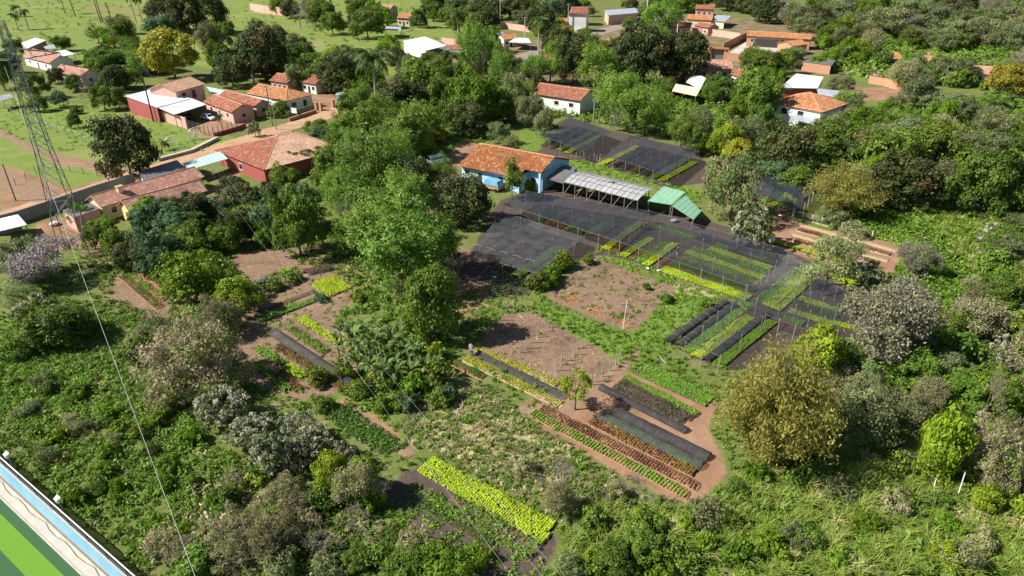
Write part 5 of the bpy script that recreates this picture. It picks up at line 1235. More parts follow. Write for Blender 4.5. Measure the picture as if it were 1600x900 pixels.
t = thing('pitch_wall', 'long light blue wall with black net fence beside the striped pitch', 'wall', (WALL_A.x, WALL_A.y, 0), rotw)
sgn = 1 if Vector((-wd_.y, wd_.x, 0)).dot(wn_) > 0 else -1
def wy(a, b): return (min(a*sgn, b*sgn), max(a*sgn, b*sgn))
add('wall_face', MB().box(-20, LW+20, *wy(0, .18), PITCH_Z-.3, .35).mesh('wall_face', 'blue_paint'), t)
add('coping', MB().box(-20, LW+20, *wy(-.06, .16), .352, .42).mesh('coping', 'concrete'), t)
nseg = int((LW+40)/3); pmesh = MB().bar((0, 0, .3), (0, 0, 1.5), .04, None, 6).mesh('fence_post', 'metal_dark')
for i in range(nseg+1):
    add('fence_post', pmesh, t, (-20+i*3.0, .05*sgn, 0))
add('top_rail', MB().bar((-20, .05*sgn, 1.5), (LW+20, .05*sgn, 1.5), .05, None, 6).mesh('top_rail', 'white_paint'), t)
add('mid_rail', MB().bar((-20, .05*sgn, .85), (LW+20, .05*sgn, .85), .02, None, 5).mesh('mid_rail', 'metal_grey'), t)
add('fence_net', mesh_np('fence_net', np.array([(-20, .05*sgn, .43), (LW+20, .05*sgn, .43), (LW+20, .05*sgn, 1.47), (-20, .05*sgn, 1.47)]), np.array([[0,1,2,3]]), 'fence_net'), t)
cb = MB(); pr = (-20, .25*sgn, .2)
for i in range(1, 60): q = (-20+i*(LW+40)/60, (.45+.3*abs(math.sin(i*.9)))*sgn, PITCH_Z+.06); cb.bar(pr if i > 1 else q, q, .02, None, 4); pr = q
add('cable', cb.mesh('cable', 'metal_dark'), t)
def floodlight(u, v, label):
    p = G(u, v, 2.6); s_ = (Vector((p.x, p.y, 0))-WALL_A).dot(wd_); b0 = WALL_A+wd_*s_-wn_*.12
    f = thing('floodlight', label, 'floodlight', (b0.x, b0.y, 0), rotw)
    add('pole', MB().bar((0, 0, -.1), (0, 0, 2.6), .05, None, 6).mesh('pole', 'metal_grey'), f)
    add('lamp_head', MB().put([(-.3,-.15*sgn,2.5),(.3,-.15*sgn,2.5),(.22,.2*sgn,2.45),(-.22,.2*sgn,2.45),(-.3,-.1*sgn,2.95),(.3,-.1*sgn,2.95),(.22,.25*sgn,2.8),(-.22,.25*sgn,2.8)], [[0,3,2,1],[4,5,6,7],[0,1,5,4],[1,2,6,5],[2,3,7,6],[3,0,4,7]]).mesh('lamp', 'white_paint'), f)
    add('bracket', MB().box(-.34, .34, -.04, .04, 2.55, 2.62).mesh('bracket', 'metal_dark'), f)
floodlight(90, 782, 'white floodlight on the pitch wall fence'); floodlight(4, 716, 'white floodlight on the pitch wall at the left edge')

# ------------------------------------------------------------------ lattice tower, poles and wires
TB = G(122, 396); TH_ = 33.5
t = thing('power_tower', 'tall grey steel lattice power tower at the left edge', 'power tower', TB, .35)
def hw(z): return 2.0+(.95-2.0)*z/16 if z < 16 else .95+(.35-.95)*(z-16)/(TH_-16)
LV = [0, 3.2, 6.2, 9, 11.6, 14, 16, 18, 20, 22, 24, 26, 28, 30, 32, 33.5]
for sx, sy in ((-1,-1),(1,-1),(1,1),(-1,1)):
    lm = MB()
    for a_, b2 in ((0, 16), (16, 33.5)): lm.bar((sx*hw(a_), sy*hw(a_), a_-.1), (sx*hw(b2), sy*hw(b2), b2), .07 if a_ == 0 else .058, .058 if a_ == 0 else .045, 5)
    add('leg', lm.mesh('tower_leg', 'metal_grey'), t)
for i in range(len(LV)-1):
    z0, z1 = LV[i], LV[i+1]; a_, b2 = hw(z0), hw(z1); pm_ = MB()
    C0 = [(-a_,-a_,z0),(a_,-a_,z0),(a_,a_,z0),(-a_,a_,z0)]; C1 = [(-b2,-b2,z1),(b2,-b2,z1),(b2,b2,z1),(-b2,b2,z1)]
    for k in range(4):
        pm_.bar(C0[k], C1[(k+1)%4], .03, None, 4).bar(C0[(k+1)%4], C1[k], .03, None, 4).bar(C1[k], C1[(k+1)%4], .028, None, 4)
    add('bracing', pm_.mesh('tower_bracing', 'metal_grey'), t)
for z, ln in ((28.6, 5.6),):
    for s_ in (1, -1):
        am = MB(); w_ = hw(z)
        for sy in (-1, 1):
            am.bar((s_*w_, sy*w_, z), (s_*ln, 0, z+.6), .07, None, 4); am.bar((s_*w_, sy*w_, z+1.4), (s_*ln, 0, z+.62), .06, None, 4)
            for q in (.33, .66): am.bar((s_*(w_+(ln-w_)*q), sy*w_*(1-q), z+.6*q), (s_*(w_+(ln-w_)*q), sy*w_*(1-q), z+1.4+(.62-1.4)*q), .03, None, 4)
        add('cross_arm', am.mesh('cross_arm', 'metal_grey'), t)
        im = MB()
        for k in range(9): im.bar((s_*ln, 0, z+.5-k*.26), (s_*ln, 0, z+.5-k*.26-.12), .14, .05, 8)
        im.bar((s_*ln, 0, z+.6), (s_*ln, 0, z-1.9), .02); add('insulator', im.mesh('insulator', 'tank_green'), t)
def wire(name, label, A, B, sag, rad=.03, mat='wire', group=None):
    A = Vector(A); B = Vector(B); n = 30; m = MB(); P = [A.lerp(B, i/n)-Vector((0, 0, sag*4*(i/n)*(1-i/n))) for i in range(n+1)]
    for i in range(n): m.bar(P[i]-A, P[i+1]-A, rad, None, 4)
    return thing(name, label, 'cable', A, 0, group, m.mesh('cable', mat))
def tw(x, y, z): return TB+Vector((math.cos(.35)*x-math.sin(.35)*y, math.sin(.35)*x+math.cos(.35)*y, z))
wire('power_line', 'thick pale cable running from the lattice tower towards the viewer', tw(-1.0,-1.0,28), G(316, 930, 14), .6, .015, 'wire')
for dx, lb in ((0,'first'),(14,'second'),(-22,'third')):
    wire('power_line', lb+' thin cable strung from the compound mast over the gardens', G(240,190)+Vector((.2+dx*.02, 0, 15)), G(868+dx*2.2, 925, 12), 2.4, .005)
def pole(u, v, h, label, mat='post_wood', arms=0, rad=.14):
    p = G(u, v); t = thing('utility_pole', label, 'pole', p, .5); add('shaft', MB().bar((0,0,-.2),(0,0,h),rad,rad*.7,8).mesh('pole_shaft', mat), t)
    for k in range(arms):
        z = h-.3-k*.9; add('cross_bar', MB().box(-1.1,1.1,-.06,.06,z,z+.12).mesh('cross_bar','white_paint'), t)
        for x in (-1,-.5,.5,1): add('insulator', MB().bar((x,0,z+.122),(x,0,z+.32),.05,.03,6).mesh('pole_insulator','concrete'), t)
    return t
pole(240,190,15.5,'tall dark mast beside the pink compound wall','metal_dark',rad=.2)
pole(25,314,7,'dark wooden pole beside the dirt road at the left')
pole(426,197,10,'utility pole with two white cross bars in front of the white hip house','post_wood',2)
pole(432,203,6.5,'thin utility pole right of the one with two cross bars','post_pale')
pole(820,72,11,'pale street pole with cross bar near the royal palm','concrete',1,.2); pole(782,44,12,'pale pole at the pink wall corner','concrete',0,.25); pole(887,50,12,'concrete pole left of the two storey house','concrete',1,.22)
pole(1010,24,11,'white pole above the road bend','white_paint',0,.25); pole(1057,60,6,'white pole beside the low pink house','white_paint',0,.2)
pole(927,192,7,'pale slender pole, left one of the leaning poles behind the far net','post_pale',rad=.14); pole(1470,146,8,'wooden pole in the right thicket','post_wood')
def leaning(u, v, u2, v2, z2, label, rad=.09, mat='post_pale'):
    a = G(u, v); b2 = G(u2, v2, z2); m = MB().bar((0,0,-.15), b2-a, rad, rad*.8, 6); return thing('leaning_pole', label, 'pole', a, 0, None, m.mesh('leaning_pole', mat))
leaning(973,515,980,469,3.6,'tall white pole at the corner of the flower plot',.035,'white_paint')
leaning(1495,780,1508,739,3.2,'leaning white pole in the thicket below the yellow-green tree',.055,'white_paint')
leaning(1458,766,1463,748,1.4,'short white post left of the leaning pole',.05,'white_paint')
leaning(934,194,939,166,4.5,'pale leaning pole, middle one behind the far net'); leaning(951,200,956,174,4.2,'pale leaning pole, right one behind the far net')
leaning(1047,573,1030,556,.3,'pale pole lying on the grass near the black tunnels',.06)
# garden fences
def post_fence(pts, n, h, label, mat='post_pale', rails=3, name='wire_fence', rad=.07):
    P = [G(u, v) for u, v in pts]; base = P[0].copy(); t = thing(name, label, 'fence', base); tot = sum((P[i+1]-P[i]).length for i in range(len(P)-1)); Q = []
    for k in range(n+1):
        s_ = tot*k/n
        for i in range(len(P)-1):
            l = (P[i+1]-P[i]).length
            if s_ <= l+1e-6 or i == len(P)-2: Q.append(P[i].lerp(P[i+1], min(1, s_/l))-base); break
            s_ -= l
    pm_ = MB().bar((0,0,-.2),(0,0,h),rad,rad*.85,6).mesh('fence_post', mat)
    for q in Q: c = add('post', pm_, t, q); c.rotation_euler = (random.uniform(-.05,.05), random.uniform(-.05,.05), 0)
    for r_i in range(rails):
        z = h*(.3+.62*r_i/max(1, rails-1)); wm = MB()
        for k in range(n): wm.bar(Q[k]+Vector((0,0,z)), Q[k+1]+Vector((0,0,z)), .012, None, 3)
        add('strand', wm.mesh('strand', 'wire'), t)
post_fence([(2,165),(30,185),(170,232)], 16, 1.6, 'concrete post and wire fence between the two left lawns')
post_fence([(25,290),(70,262),(150,275),(215,268)], 9, 1.5, 'thin wire fence around the trampled lot by the road', 'post_wood')
post_fence([(293,201),(335,215)], 6, 2.4, 'dark metal picket fence of the compound courtyard', 'metal_dark', 4, 'metal_fence')
post_fence([(335,215),(372,204)], 5, 2.6, 'dark metal front railing above the low red wall', 'metal_dark', 4, 'metal_fence')
post_fence([(1240,338),(1248,341),(1362,372)], 8, 1.3, 'white post fence along the kale row', 'white_paint', 2)
post_fence([(900,247),(930,252),(940,258)], 7, 1.6, 'grey stakes in front of the net house behind the shed', 'post_pale', 1)
post_fence([(1255,332),(1268,315),(1282,298)], 4, 1.8, 'white leaning posts at the right end of the far net', 'white_paint', 1)
wall_run('verge_wall', 'low pale wall along the lawn beside the dirt road', [(247,252),(300,238),(340,218)], .6, 'concrete_pale', .8)
# white wheel ornaments on the lawn
for u, v, lb in ((270,232,'left'),(306,218,'right')):
    t = thing('wheel_ornament', lb+' white spoked wheel ornament on the lawn by the road', 'ornament', G(u, v), .8); rim = MB(); R = 1.35
    for i in range(20):
        a0, a1 = 2*math.pi*i/20, 2*math.pi*(i+1)/20
        rim.bar((math.cos(a0)*R,0,R+.05+math.sin(a0)*R),(math.cos(a1)*R,0,R+.05+math.sin(a1)*R),.07,None,5)
    add('rim', rim.mesh('wheel_rim','white_paint'), t); sp = MB().bar((0,0,R+.05),(R*.97,0,R+.05),.04).mesh('spoke','white_paint')
    for i in range(10):
        s_ = add('spoke', MB().bar((0,0,0),(R*.97,0,0),.04).mesh('spoke','white_paint'), t, (0,0,R+.05)); s_.rotation_euler = (0, 2*math.pi*i/10, 0)
    add('hub', MB().bar((0,-.12,R+.05),(0,.12,R+.05),.18,None,10).mesh('hub','white_paint'), t)
# satellite dish
t = thing('satellite_dish', 'grey satellite dish among the bushes below the hip roofed house', 'satellite dish', G(346,348), -.4)
V = [(0,0,1.75)]; F = []
for rr, z in ((.4,1.80),(.75,1.95)):
    for i in range(14): a_ = 2*math.pi*i/14; V.append((math.cos(a_)*rr, -.0-(z-1.75)*1.0, 1.75+math.sin(a_)*rr))
for i in range(14): F += [[0,1+i,1+(i+1)%14],[1+i,15+i,15+(i+1)%14,1+(i+1)%14]]
add('dish', MB().put(V, F).mesh('dish','metal_grey'), t); add('mast', MB().bar((0,.1,-.1),(0,.06,1.75),.05).mesh('dish_mast','metal_grey'), t); add('feed_arm', MB().bar((0,-.1,1.2),(0,-.8,1.75),.03).mesh('feed_arm','metal_grey'), t)

# ------------------------------------------------------------------ vehicles
def car(u, v, rz, label, paint, van=False, sc=1.0):
    t = thing('parked_car' if not van else 'parked_van', label, 'van' if van else 'car', G(u, v), rz); t.scale = (sc,)*3
    hh = 1.05 if not van else 1.25
    prof = [(-2.1,.35),(-2.12,.75),(-1.95,.92),(2.0,.92) if van else (1.0,.90),(2.1,.75),(2.12,.35)] if not van else [(-2.3,.35),(-2.32,1.05),(2.0,1.0),(2.35,.8),(2.38,.35)]
    n = len(prof); V = [(x,-.82,z) for x, z in prof]+[(x,.82,z) for x, z in prof]
    F = [list(range(n)), list(range(n,2*n))[::-1]]+[[i, n+i, n+(i+1)%n, (i+1)%n] for i in range(n)]
    add('body', MB().put(V, F).mesh('car_body', paint), t)
    cab = [(-1.75,.9),(-1.35,1.42),(.35,1.45),(1.05,.9)] if not van else [(-2.28,1.03),(-2.2,1.95),(.9,1.98),(1.75,1.0)]
    n = len(cab); V = [(x,-.76,z) for x, z in cab[:1]]+[(x,-.64,z) for x, z in cab[1:3]]+[(x,-.76,z) for x, z in cab[3:]]; V += [(x,-y,z) for x, y, z in V]
    add('cabin', MB().put(V, [list(range(n)), list(range(n,2*n))[::-1]]+[[i, n+i, n+(i+1)%n, (i+1)%n] for i in range(n)]).mesh('car_cabin', paint), t)
    def pane(a, b2, c_, d): add('window', MB().put([a,b2,c_,d], [[0,1,2,3],[3,2,1,0]]).mesh('car_window','glass_dark'), t)
    c0, c1, c2, c3 = cab; o_ = .012
    def mixp(p, q, f): return p[0]+(q[0]-p[0])*f, p[1]+(q[1]-p[1])*f
    for (p, q, s_) in ((c3, c2, 1), (c0, c1, -1)):
        l_, h_ = mixp(p, q, .15), mixp(p, q, .88); pane((l_[0]+s_*o_*2,-.66,l_[1]+o_),(l_[0]+s_*o_*2,.66,l_[1]+o_),(h_[0]+s_*o_*2,.58,h_[1]+o_),(h_[0]+s_*o_*2,-.58,h_[1]+o_))
    for s_ in (-1, 1):
        a, b2, c_, d = mixp(c0,c1,.25), mixp(c0,c1,.85), mixp(c3,c2,.85), mixp(c3,c2,.25)
        pane((a[0]+.25,s_*.745,a[1]),(d[0]-.2,s_*.745,d[1]),(c_[0]-.1,s_*.672,c_[1]),(b2[0]+.12,s_*.672,b2[1]))
        for x in (-1.35, 1.35):
            w_ = add('wheel', MB().bar((x,s_*.66,.33),(x,s_*.86,.33),.33,None,14).mesh('tyre','tyre'), t); add('hub', MB().bar((x,s_*.862,.33),(x,s_*.88,.33),.18,None,10).mesh('hub','hub'), w_)
        add('headlight', MB().box(2.08,2.14,s_*.6-.14,s_*.6+.14,.58,.72).mesh('headlight','glass_dark'), t); add('tail_light', MB().box(-2.16 if not van else -2.35,-2.1 if not van else -2.3,s_*.65-.1,s_*.65+.1,.6,.8).mesh('tail_light','red_plastic'), t)
    add('bumper', MB().box(2.1,2.2,-.8,.8,.33,.5).mesh('bumper','metal_dark'), t)
car(326,187,-.5,'white car parked under the edge of the white carport','car_white'); car(294,186,-.5,'dark car in the shade under the white carport','car_dark')
car(686,256,.55,'white van parked in the dirt yard left of the blue building','car_white',True)

# ------------------------------------------------------------------ people
def person(u, v, rz, label, top, legs, pose='stand'):
    t = thing('person', label, 'person', G(u, v), rz)
    J = {'pelvis':(0,0,.95),'chest':(0,.02,1.3),'neck':(0,.02,1.48),'head':(0,.05,1.62),'crown':(0,.04,1.72)}
    if pose == 'bend': J = {'pelvis':(0,-.1,.92),'chest':(0,.28,1.12),'neck':(0,.46,1.14),'head':(0,.58,1.12),'crown':(0,.66,1.14)}
    V = [J['pelvis'],J['chest'],J['neck'],J['head'],J['crown']]; E = [(0,1),(1,2),(2,3),(3,4)]; Rr = [(.17,.12),(.19,.12),(.06,.06),(.10,.11),(.06,.07)]
    c = Vector(J['chest'])
    for s_ in (-1, 1):
        i0 = len(V)
        if pose == 'bend': pts = [c+Vector((s_*.2,.1,.02)), c+Vector((s_*.24,.2,-.26)), c+Vector((s_*.16,.36,-.46)), c+Vector((s_*.14,.4,-.56))]
        else: pts = [c+Vector((s_*.2,0,.08)), c+Vector((s_*.27,.02,-.2)), c+Vector((s_*.25,.16,-.42)), c+Vector((s_*.24,.22,-.5))]
        V += [tuple(p) for p in pts]; Rr += [(.07,.07),(.05,.05),(.038,.038),(.045,.03)]; E += [(1,i0),(i0,i0+1),(i0+1,i0+2),(i0+2,i0+3)]
        i0 = len(V); V += [(s_*.1,J['pelvis'][1],.86),(s_*.12,.06+.05*s_,.48),(s_*.12,-.02+.06*s_,.1),(s_*.13,.13+.06*s_,.05)]; Rr += [(.1,.1),(.07,.07),(.05,.05),(.045,.04)]
        E += [(0,i0),(i0,i0+1),(i0+1,i0+2),(i0+2,i0+3)]
    me = bpy.data.meshes.new('person_body'); me.from_pydata([tuple(p) for p in V], E, []); me.update()
    o = add('body', me, t); me.materials.append(MATS['skin'])
    o.modifiers.new('skin', 'SKIN'); sv = me.skin_vertices[0].data
    for i, rr in enumerate(Rr): sv[i].radius = rr; sv[i].use_root = (i == 0)
    o.modifiers.new('sub', 'SUBSURF').levels = 2; o.modifiers['sub'].render_levels = 2
    def shell(name, ids, edges, grow, mat):
        m2 = bpy.data.meshes.new(name); m2.from_pydata([tuple(V[i]) for i in ids], [(ids.index(a), ids.index(b2)) for a, b2 in edges], []); m2.update(); m2.materials.append(MATS[mat])
        q = add(name, m2, t); q.modifiers.new('skin', 'SKIN')
        for k, i in enumerate(ids): m2.skin_vertices[0].data[k].radius = (Rr[i][0]+grow, Rr[i][1]+grow); m2.skin_vertices[0].data[k].use_root = (k == 0)
        q.modifiers.new('sub', 'SUBSURF').render_levels = 2
    shell('shirt', [0,1,5,6,13,14], [(0,1),(1,5),(5,6),(1,13),(13,14)], .022, top)
    shell('trousers', [0,9,10,11,17,18,19], [(0,9),(9,10),(10,11),(0,17),(17,18),(18,19)], .02, legs)
    h_ = Vector(J['crown']); add('hat', MB().bar(h_+Vector((0,0,-.05)), h_+Vector((0,0,-.03)), .22, .2, 14).bar(h_+Vector((0,0,-.03)), h_+Vector((0,0,.08)), .12, .09, 12).mesh('hat', 'straw_pile' if top != 'cloth_red' else 'cloth_white'), t)
person(1058,402,.8,'person in pale shirt and white trousers standing under the large net','cloth_grey','cloth_white')
person(1006,360,-.6,'person in a red shirt bending over a bed under the net','cloth_red','cloth_blue','bend')
person(737,556,.2,'person in dark grey clothes bending beside the yellow lettuce bed','cloth_grey','cloth_grey','bend')
person(1223,346,1.5,'person in red and dark clothes crouching at the earth path','cloth_red','cloth_blue','bend')
# sacks and odd garden things
def sack(u, v, sx, label, mat='cloth_white'):
    r = np.random.default_rng(int(u)); V = []; F = []
    for j in range(5):
        for i in range(10):
            a_ = 2*math.pi*i/10; q = math.sin(math.pi*(j+.4)/5)**.6; V.append((math.cos(a_)*sx*q*r.uniform(.85,1.1), math.sin(a_)*sx*.7*q*r.uniform(.85,1.1), sx*.75*j/4))
    for j in range(4):
        for i in range(10): F.append([j*10+i, j*10+(i+1)%10, (j+1)*10+(i+1)%10, (j+1)*10+i])
    F += [list(range(10))[::-1], list(range(40,50))]
    return thing('sack', label, 'sack', G(u, v), r.uniform(0, 3), None, MB().put(V, F).mesh('sack', mat))
sack(1012,421,.35,'left white sack at the edge of the short beds'); sack(1029,424,.3,'right white sack at the edge of the broad lime bed')
sack(1053,347,.75,'heap under grey-white cover before the green shelter','sheet_grey'); sack(773,434,.3,'pale sack beside the arched net house')
sack(86,352,.9,'white covered heap in the red yard under the tower','sheet_white'); sack(1272,212,.4,'white sack'+' near the porch of the hip roofed house')
# ------------------------------------------------------------------ trees and shrubs
KEEP = [(629,57,720,92),(785,46,832,68),(887,12,926,50),(940,8,1000,34),(1045,18,1145,60),(1110,40,1280,98),(1200,115,1312,196),(1388,78,1417,95),(1442,84,1457,95),(1516,96,1556,130),(1320,92,1365,130),(835,132,928,178),(1092,94,1170,124),(1050,130,1100,150),(192,117,420,212),(383,132,490,190),(600,40,628,54),(34,58,140,122),(930,35,1000,60),(800,60,850,92),(1330,128,1412,150)]
def hides(u, v, w, h):
    for x0, y0, x1, y1 in KEEP:
        ox = max(0, min(u+w*.45, x1)-max(u-w*.45, x0)); oy = max(0, min(v-h*.1, y1)-max(v-h*.92, y0))
        if v > y0+.5*(y1-y0) and ox*oy > .12*(x1-x0)*(y1-y0): return True
    return False
def T(kind, *rows):
    for row in rows:
        u, v, wpx, hpx = row[:4]; lab = row[4] if len(row) > 4 else None
        p = G(u, v); s = ppm(p); W = wpx/s; mx = 5 if kind.startswith('bush') or kind == 'silver' else 13.5
        n = max(1, int(round(W/mx)))
        if v < 260 and lab is None and hides(u, v, wpx, hpx): continue
        if n == 1: plant_tree(kind, u, v, wpx, hpx, lab)
        else:
            for i in range(n):
                f = (i+.5)/n-.5
                plant_tree(kind, u+f*wpx*.9, v-abs(f)*0-random.uniform(0, .12)*hpx, wpx/n*1.35, hpx*random.uniform(.85, 1.05), lab if i == 0 else None)
T('mango', (298,56,120,62), (415,124,78,84), (365,136,48,48), (535,148,66,64), (562,134,40,48), (185,142,40,40), (207,280,84,100,'large dark domed tree leaning over the dirt road'), (50,114,55,32), (92,130,26,24),
  (300,348,58,50), (380,342,66,56), (368,312,46,40), (420,332,44,48), (210,418,50,46), (645,318,70,76), (727,350,78,80,'dark round tree in front of the blue building'), (620,190,60,70), (790,112,48,60), (735,212,56,52),
  (1000,132,86,90,'left of the two big dark domed trees in the village centre'), (1066,128,78,76,'right of the two big dark domed trees in the village centre'), (895,132,52,74,'dark domed tree below the two storey house'), (870,92,50,50), (1222,272,86,80), (1405,322,110,84), (845,55,48,46), (755,40,60,40), (720,30,50,34), (805,28,50,34), (870,22,60,34), (690,12,60,30), (1200,35,60,40), (1150,18,60,30), (1330,258,70,60), (800,172,44,46), (15,116,40,34), (430,70,40,30))
T('broad', (200,78,40,46), (350,78,46,42), (470,110,48,42), (490,114,40,32), (175,118,48,42), (160,124,38,36), (150,108,34,30), (205,138,40,34), (165,172,36,40), (188,172,30,36), (118,142,30,26), (63,154,38,40), (62,174,30,26), (118,200,20,23,'small round bush-like tree alone on the left lawn'), (25,88,34,26), (98,80,32,24), (8,140,36,54), (482,142,22,30), (390,102,40,40),
  (660,156,60,64), (640,112,66,60), (700,188,66,70), (560,222,58,52), (640,246,84,76), (770,196,56,62), (545,196,40,42), (470,398,78,104), (450,306,48,50), (600,380,100,96), (680,528,88,118), (255,112,30,32),
  (150,390,38,40), (190,404,44,50), (360,390,50,46), (100,535,90,66), (70,520,50,50), (300,410,60,50), (520,296,48,70), (1290,252,84,66), (1380,272,96,76), (1515,336,104,104), (1180,190,70,80), (1450,262,80,70), (1570,330,60,80), (1240,300,60,44), (1590,470,50,60), (1550,480,60,56), (1500,540,60,60), (1590,560,60,60), (1310,590,70,64), (1420,600,70,60), (1500,640,70,60), (690,150,50,54), (575,60,50,44), (600,64,48,40), (500,40,40,36), (565,30,46,36), (930,40,40,30), (965,66,40,40), (1190,128,56,46), (1165,150,50,40), (1120,160,50,44), (520,54,40,34), (640,890,90,50), (560,892,60,40), (1000,870,70,50), (960,900,80,54))
T('fresh', (235,114,40,48), (650,60,70,46), (600,56,40,34), (590,44,50,36), (610,100,48,44), (520,214,36,26), (495,206,36,22), (310,470,104,86,'broad bright green tree above the dry domed tree'), (690,82,44,46), (745,196,84,82), (430,184,22,18), (440,178,26,22), (560,316,60,60), (1060,20,50,34), (1090,10,50,30), (130,350,40,36), (165,372,44,36), (345,392,44,40), (395,365,56,50), (700,905,90,58), (1345,215,60,50), (1330,100,50,40), (1300,70,40,34))
T('blue', (252,60,48,34), (255,424,70,74,'large bluish green tree under the yellow-ended house'), (470,358,58,72), (95,168,26,26), (620,240,60,50), (1205,290,50,40), (1240,290,40,34), (860,40,40,40), (440,372,50,60), (560,270,40,44), (655,232,40,40), (500,226,36,30))
T('wisp', (745,130,60,96), (600,210,80,64), (660,222,74,66), (590,312,110,116), (556,350,84,92), (640,452,140,150,'largest feathery light green tree in the central wood'), (600,412,108,116), (690,424,56,92), (930,140,70,70,'light feathery tree above the white walled house'), (832,132,44,46), (962,196,70,86), (1005,212,80,92), (1055,224,66,92), (1130,246,100,116), (1170,186,74,92), (1095,176,56,70), (1030,56,60,60), (560,262,50,60), (530,250,50,50), (980,190,60,70), (900,176,60,60), (1080,220,60,80), (560,400,60,80), (640,350,90,90), (690,300,50,60), (620,270,70,70), (530,330,56,70), (785,150,44,70), (860,130,50,56), (1250,230,60,60), (1600,240,60,60))
T('grey', (190,54,38,30), (640,136,40,50), (820,200,40,50), (850,215,40,44), (780,225,36,36), (800,240,30,30), (1260,62,50,40), (1300,42,60,40), (1380,60,70,46), (1420,40,60,40), (1470,60,70,50), (1520,70,70,44), (1560,50,60,40), (1345,70,40,36), (1580,80,50,40), (1440,110,50,36), (1490,130,60,40), (1360,52,60,40), (1310,150,40,36), (1440,170,50,40), (1490,190,60,44), (1540,210,60,44), (1410,230,60,50), (1590,300,50,56), (1560,420,60,56), (1410,670,76,64), (1480,600,70,56), (1560,640,70,60), (1340,640,70,60), (40,430,70,62), (1540,260,60,54), (462,142,28,40), (400,214,20,26), (835,180,30,34), (1340,300,50,44), (1200,170,44,44), (1430,560,60,54))
T('yellow', (275,124,80,76,'golden yellow-green tree behind the white carports'), (1567,150,58,50,'yellow-green domed tree beside the rose house'), (625,110,44,46), (685,222,32,24), (880,72,34,30), (1150,260,46,44))
T('lime', (520,770,64,66,'yellowish lime tree in the lower left thicket'), (1460,748,80,112,'tall yellow-green tree at the right above the leaning white pole'), (1270,600,92,96,'light green tree between the right net and the bamboo'), (1535,800,50,46), (375,490,70,60), (1130,252,60,60), (375,362,30,30), (1120,300,30,24), (700,170,36,40), (570,770,50,60))
T('brown', (1140,345,92,112,'brownish tree overhanging the green roofs'), (1120,118,38,40), (330,86,40,48), (1550,150,40,34), (1240,46,50,36), (1470,300,60,52), (1570,700,60,56), (1450,520,60,50), (250,540,60,52), (1590,640,60,60), (1500,250,60,50), (1395,120,50,44), (370,850,70,40), (290,870,60,34))
T('willow', (1288,446,104,92,'pale fluffy tree standing over the lime bed at right'), (1350,620,60,60), (1230,330,36,30), (40,480,60,50))
T('slim', (800,312,30,66,'slim pale green tree at the corner of the blue building')); T('fresh', (826,306,20,28))
T('thin', (898,640,54,66,'small thin-crowned tree beside the yellow lettuce beds'))
T('silver', (1172,384,66,66), (355,660,80,66), (430,735,80,70), (490,720,70,60), (400,700,70,60), (460,690,60,50), (100,520,70,44), (60,500,60,40), (1550,390,50,44), (1350,440,44,36), (1530,330,40,30), (540,735,50,44))
T('bare', (146,172,34,60), (548,396,50,84,'bare grey tree standing out of the central wood'), (755,136,30,62), (1530,668,44,90,'bare whitish tree above the dry domed tree at right'), (870,790,70,80), (470,44,50,40), (500,880,80,60), (560,840,80,60), (1590,130,60,60), (480,40,40,40), (600,790,60,50), (1000,790,60,60,'bare branching tree beside the red earth plot'))
T('drydome', (310,604,150,112,'large dry domed tree in the left thicket'), (350,520,70,64), (1535,752,100,100,'dry twiggy domed tree at the right edge'), (450,800,90,56), (380,860,110,60))
T('dry',  (560,790,76,66), (1410,140,50,44), (1360,90,44,40), (1470,220,50,40), (1340,130,40,34), (480,700,60,44), (640,470,40,40), (1450,640,60,50), (1570,600,60,50), (430,860,80,60), (1310,620,60,50), (870,800,50,50), (1330,420,40,36))
T('pink', (1388,566,140,132,'large pinkish grey half-bare tree beside the right net'), (1425,430,60,54), (1320,30,50,34), (1230,690,40,50))
T('grey', (1335,690,100,96,'dark grey-green tree right of the big bamboo'))
T('lilac', (95,436,110,66,'lilac flowering half-bare tree under the lattice tower'), (1230,38,40,34))
T('bamboo', (1196,722,160,200,'big yellowish bamboo clump right of the red earth plot'), (1310,336,100,92,'far yellowish bamboo clump beside the shade net'))
T('bush', (560,618,44,30), (620,636,40,30), (680,606,50,44), (840,450,40,30), (880,420,36,34), (860,436,34,28), (920,412,20,16), (1100,478,22,18), (1040,470,22,16), (690,630,40,30), (30,560,50,40), (230,560,60,44), (500,600,40,34), (610,600,50,40), (1150,770,40,26), (1280,710,50,34), (1000,830,60,44), (930,830,50,40), (1060,880,60,40), (1400,740,50,40), (145,232,14,12), (120,178,18,14), (510,640,36,26), (460,440,34,22,'round bush at the back of the left garden'), (430,452,30,20), (330,420,40,30))
T('bush_fresh', (255,390,40,30), (860,445,30,28), (870,425,28,26), (1180,750,44,34), (1250,720,50,36), (650,612,50,40), (540,590,36,34), (600,640,36,26), (1330,340,40,30), (1010,452,14,12), (1380,690,50,40), (1480,830,40,30), (90,690,36,24), (160,740,36,24), (260,760,36,24), (300,690,40,28), (220,680,36,24), (170,650,36,24), (120,620,34,22))
T('bush_blue', (640,640,30,26), (695,628,34,28), (1220,296,36,28), (1195,280,36,30), (1300,320,36,28), (500,470,20,14), (1160,360,26,20))
T('bush_dry', (820,740,40,30), (960,780,44,34), (370,760,40,28), (480,830,50,34), (330,840,50,34), (250,860,50,34), (420,830,50,34), (110,660,30,18), (180,690,30,18), (1410,730,44,30), (1530,860,50,36), (1330,370,40,26))
T('bush_grey', (440,900,60,44), (520,900,60,44), (1310,780,50,34), (1100,820,60,44), (1240,850,50,34), (890,900,50,40), (1340,560,50,40), (70,600,34,22), (40,650,34,22), (1300,352,44,28))
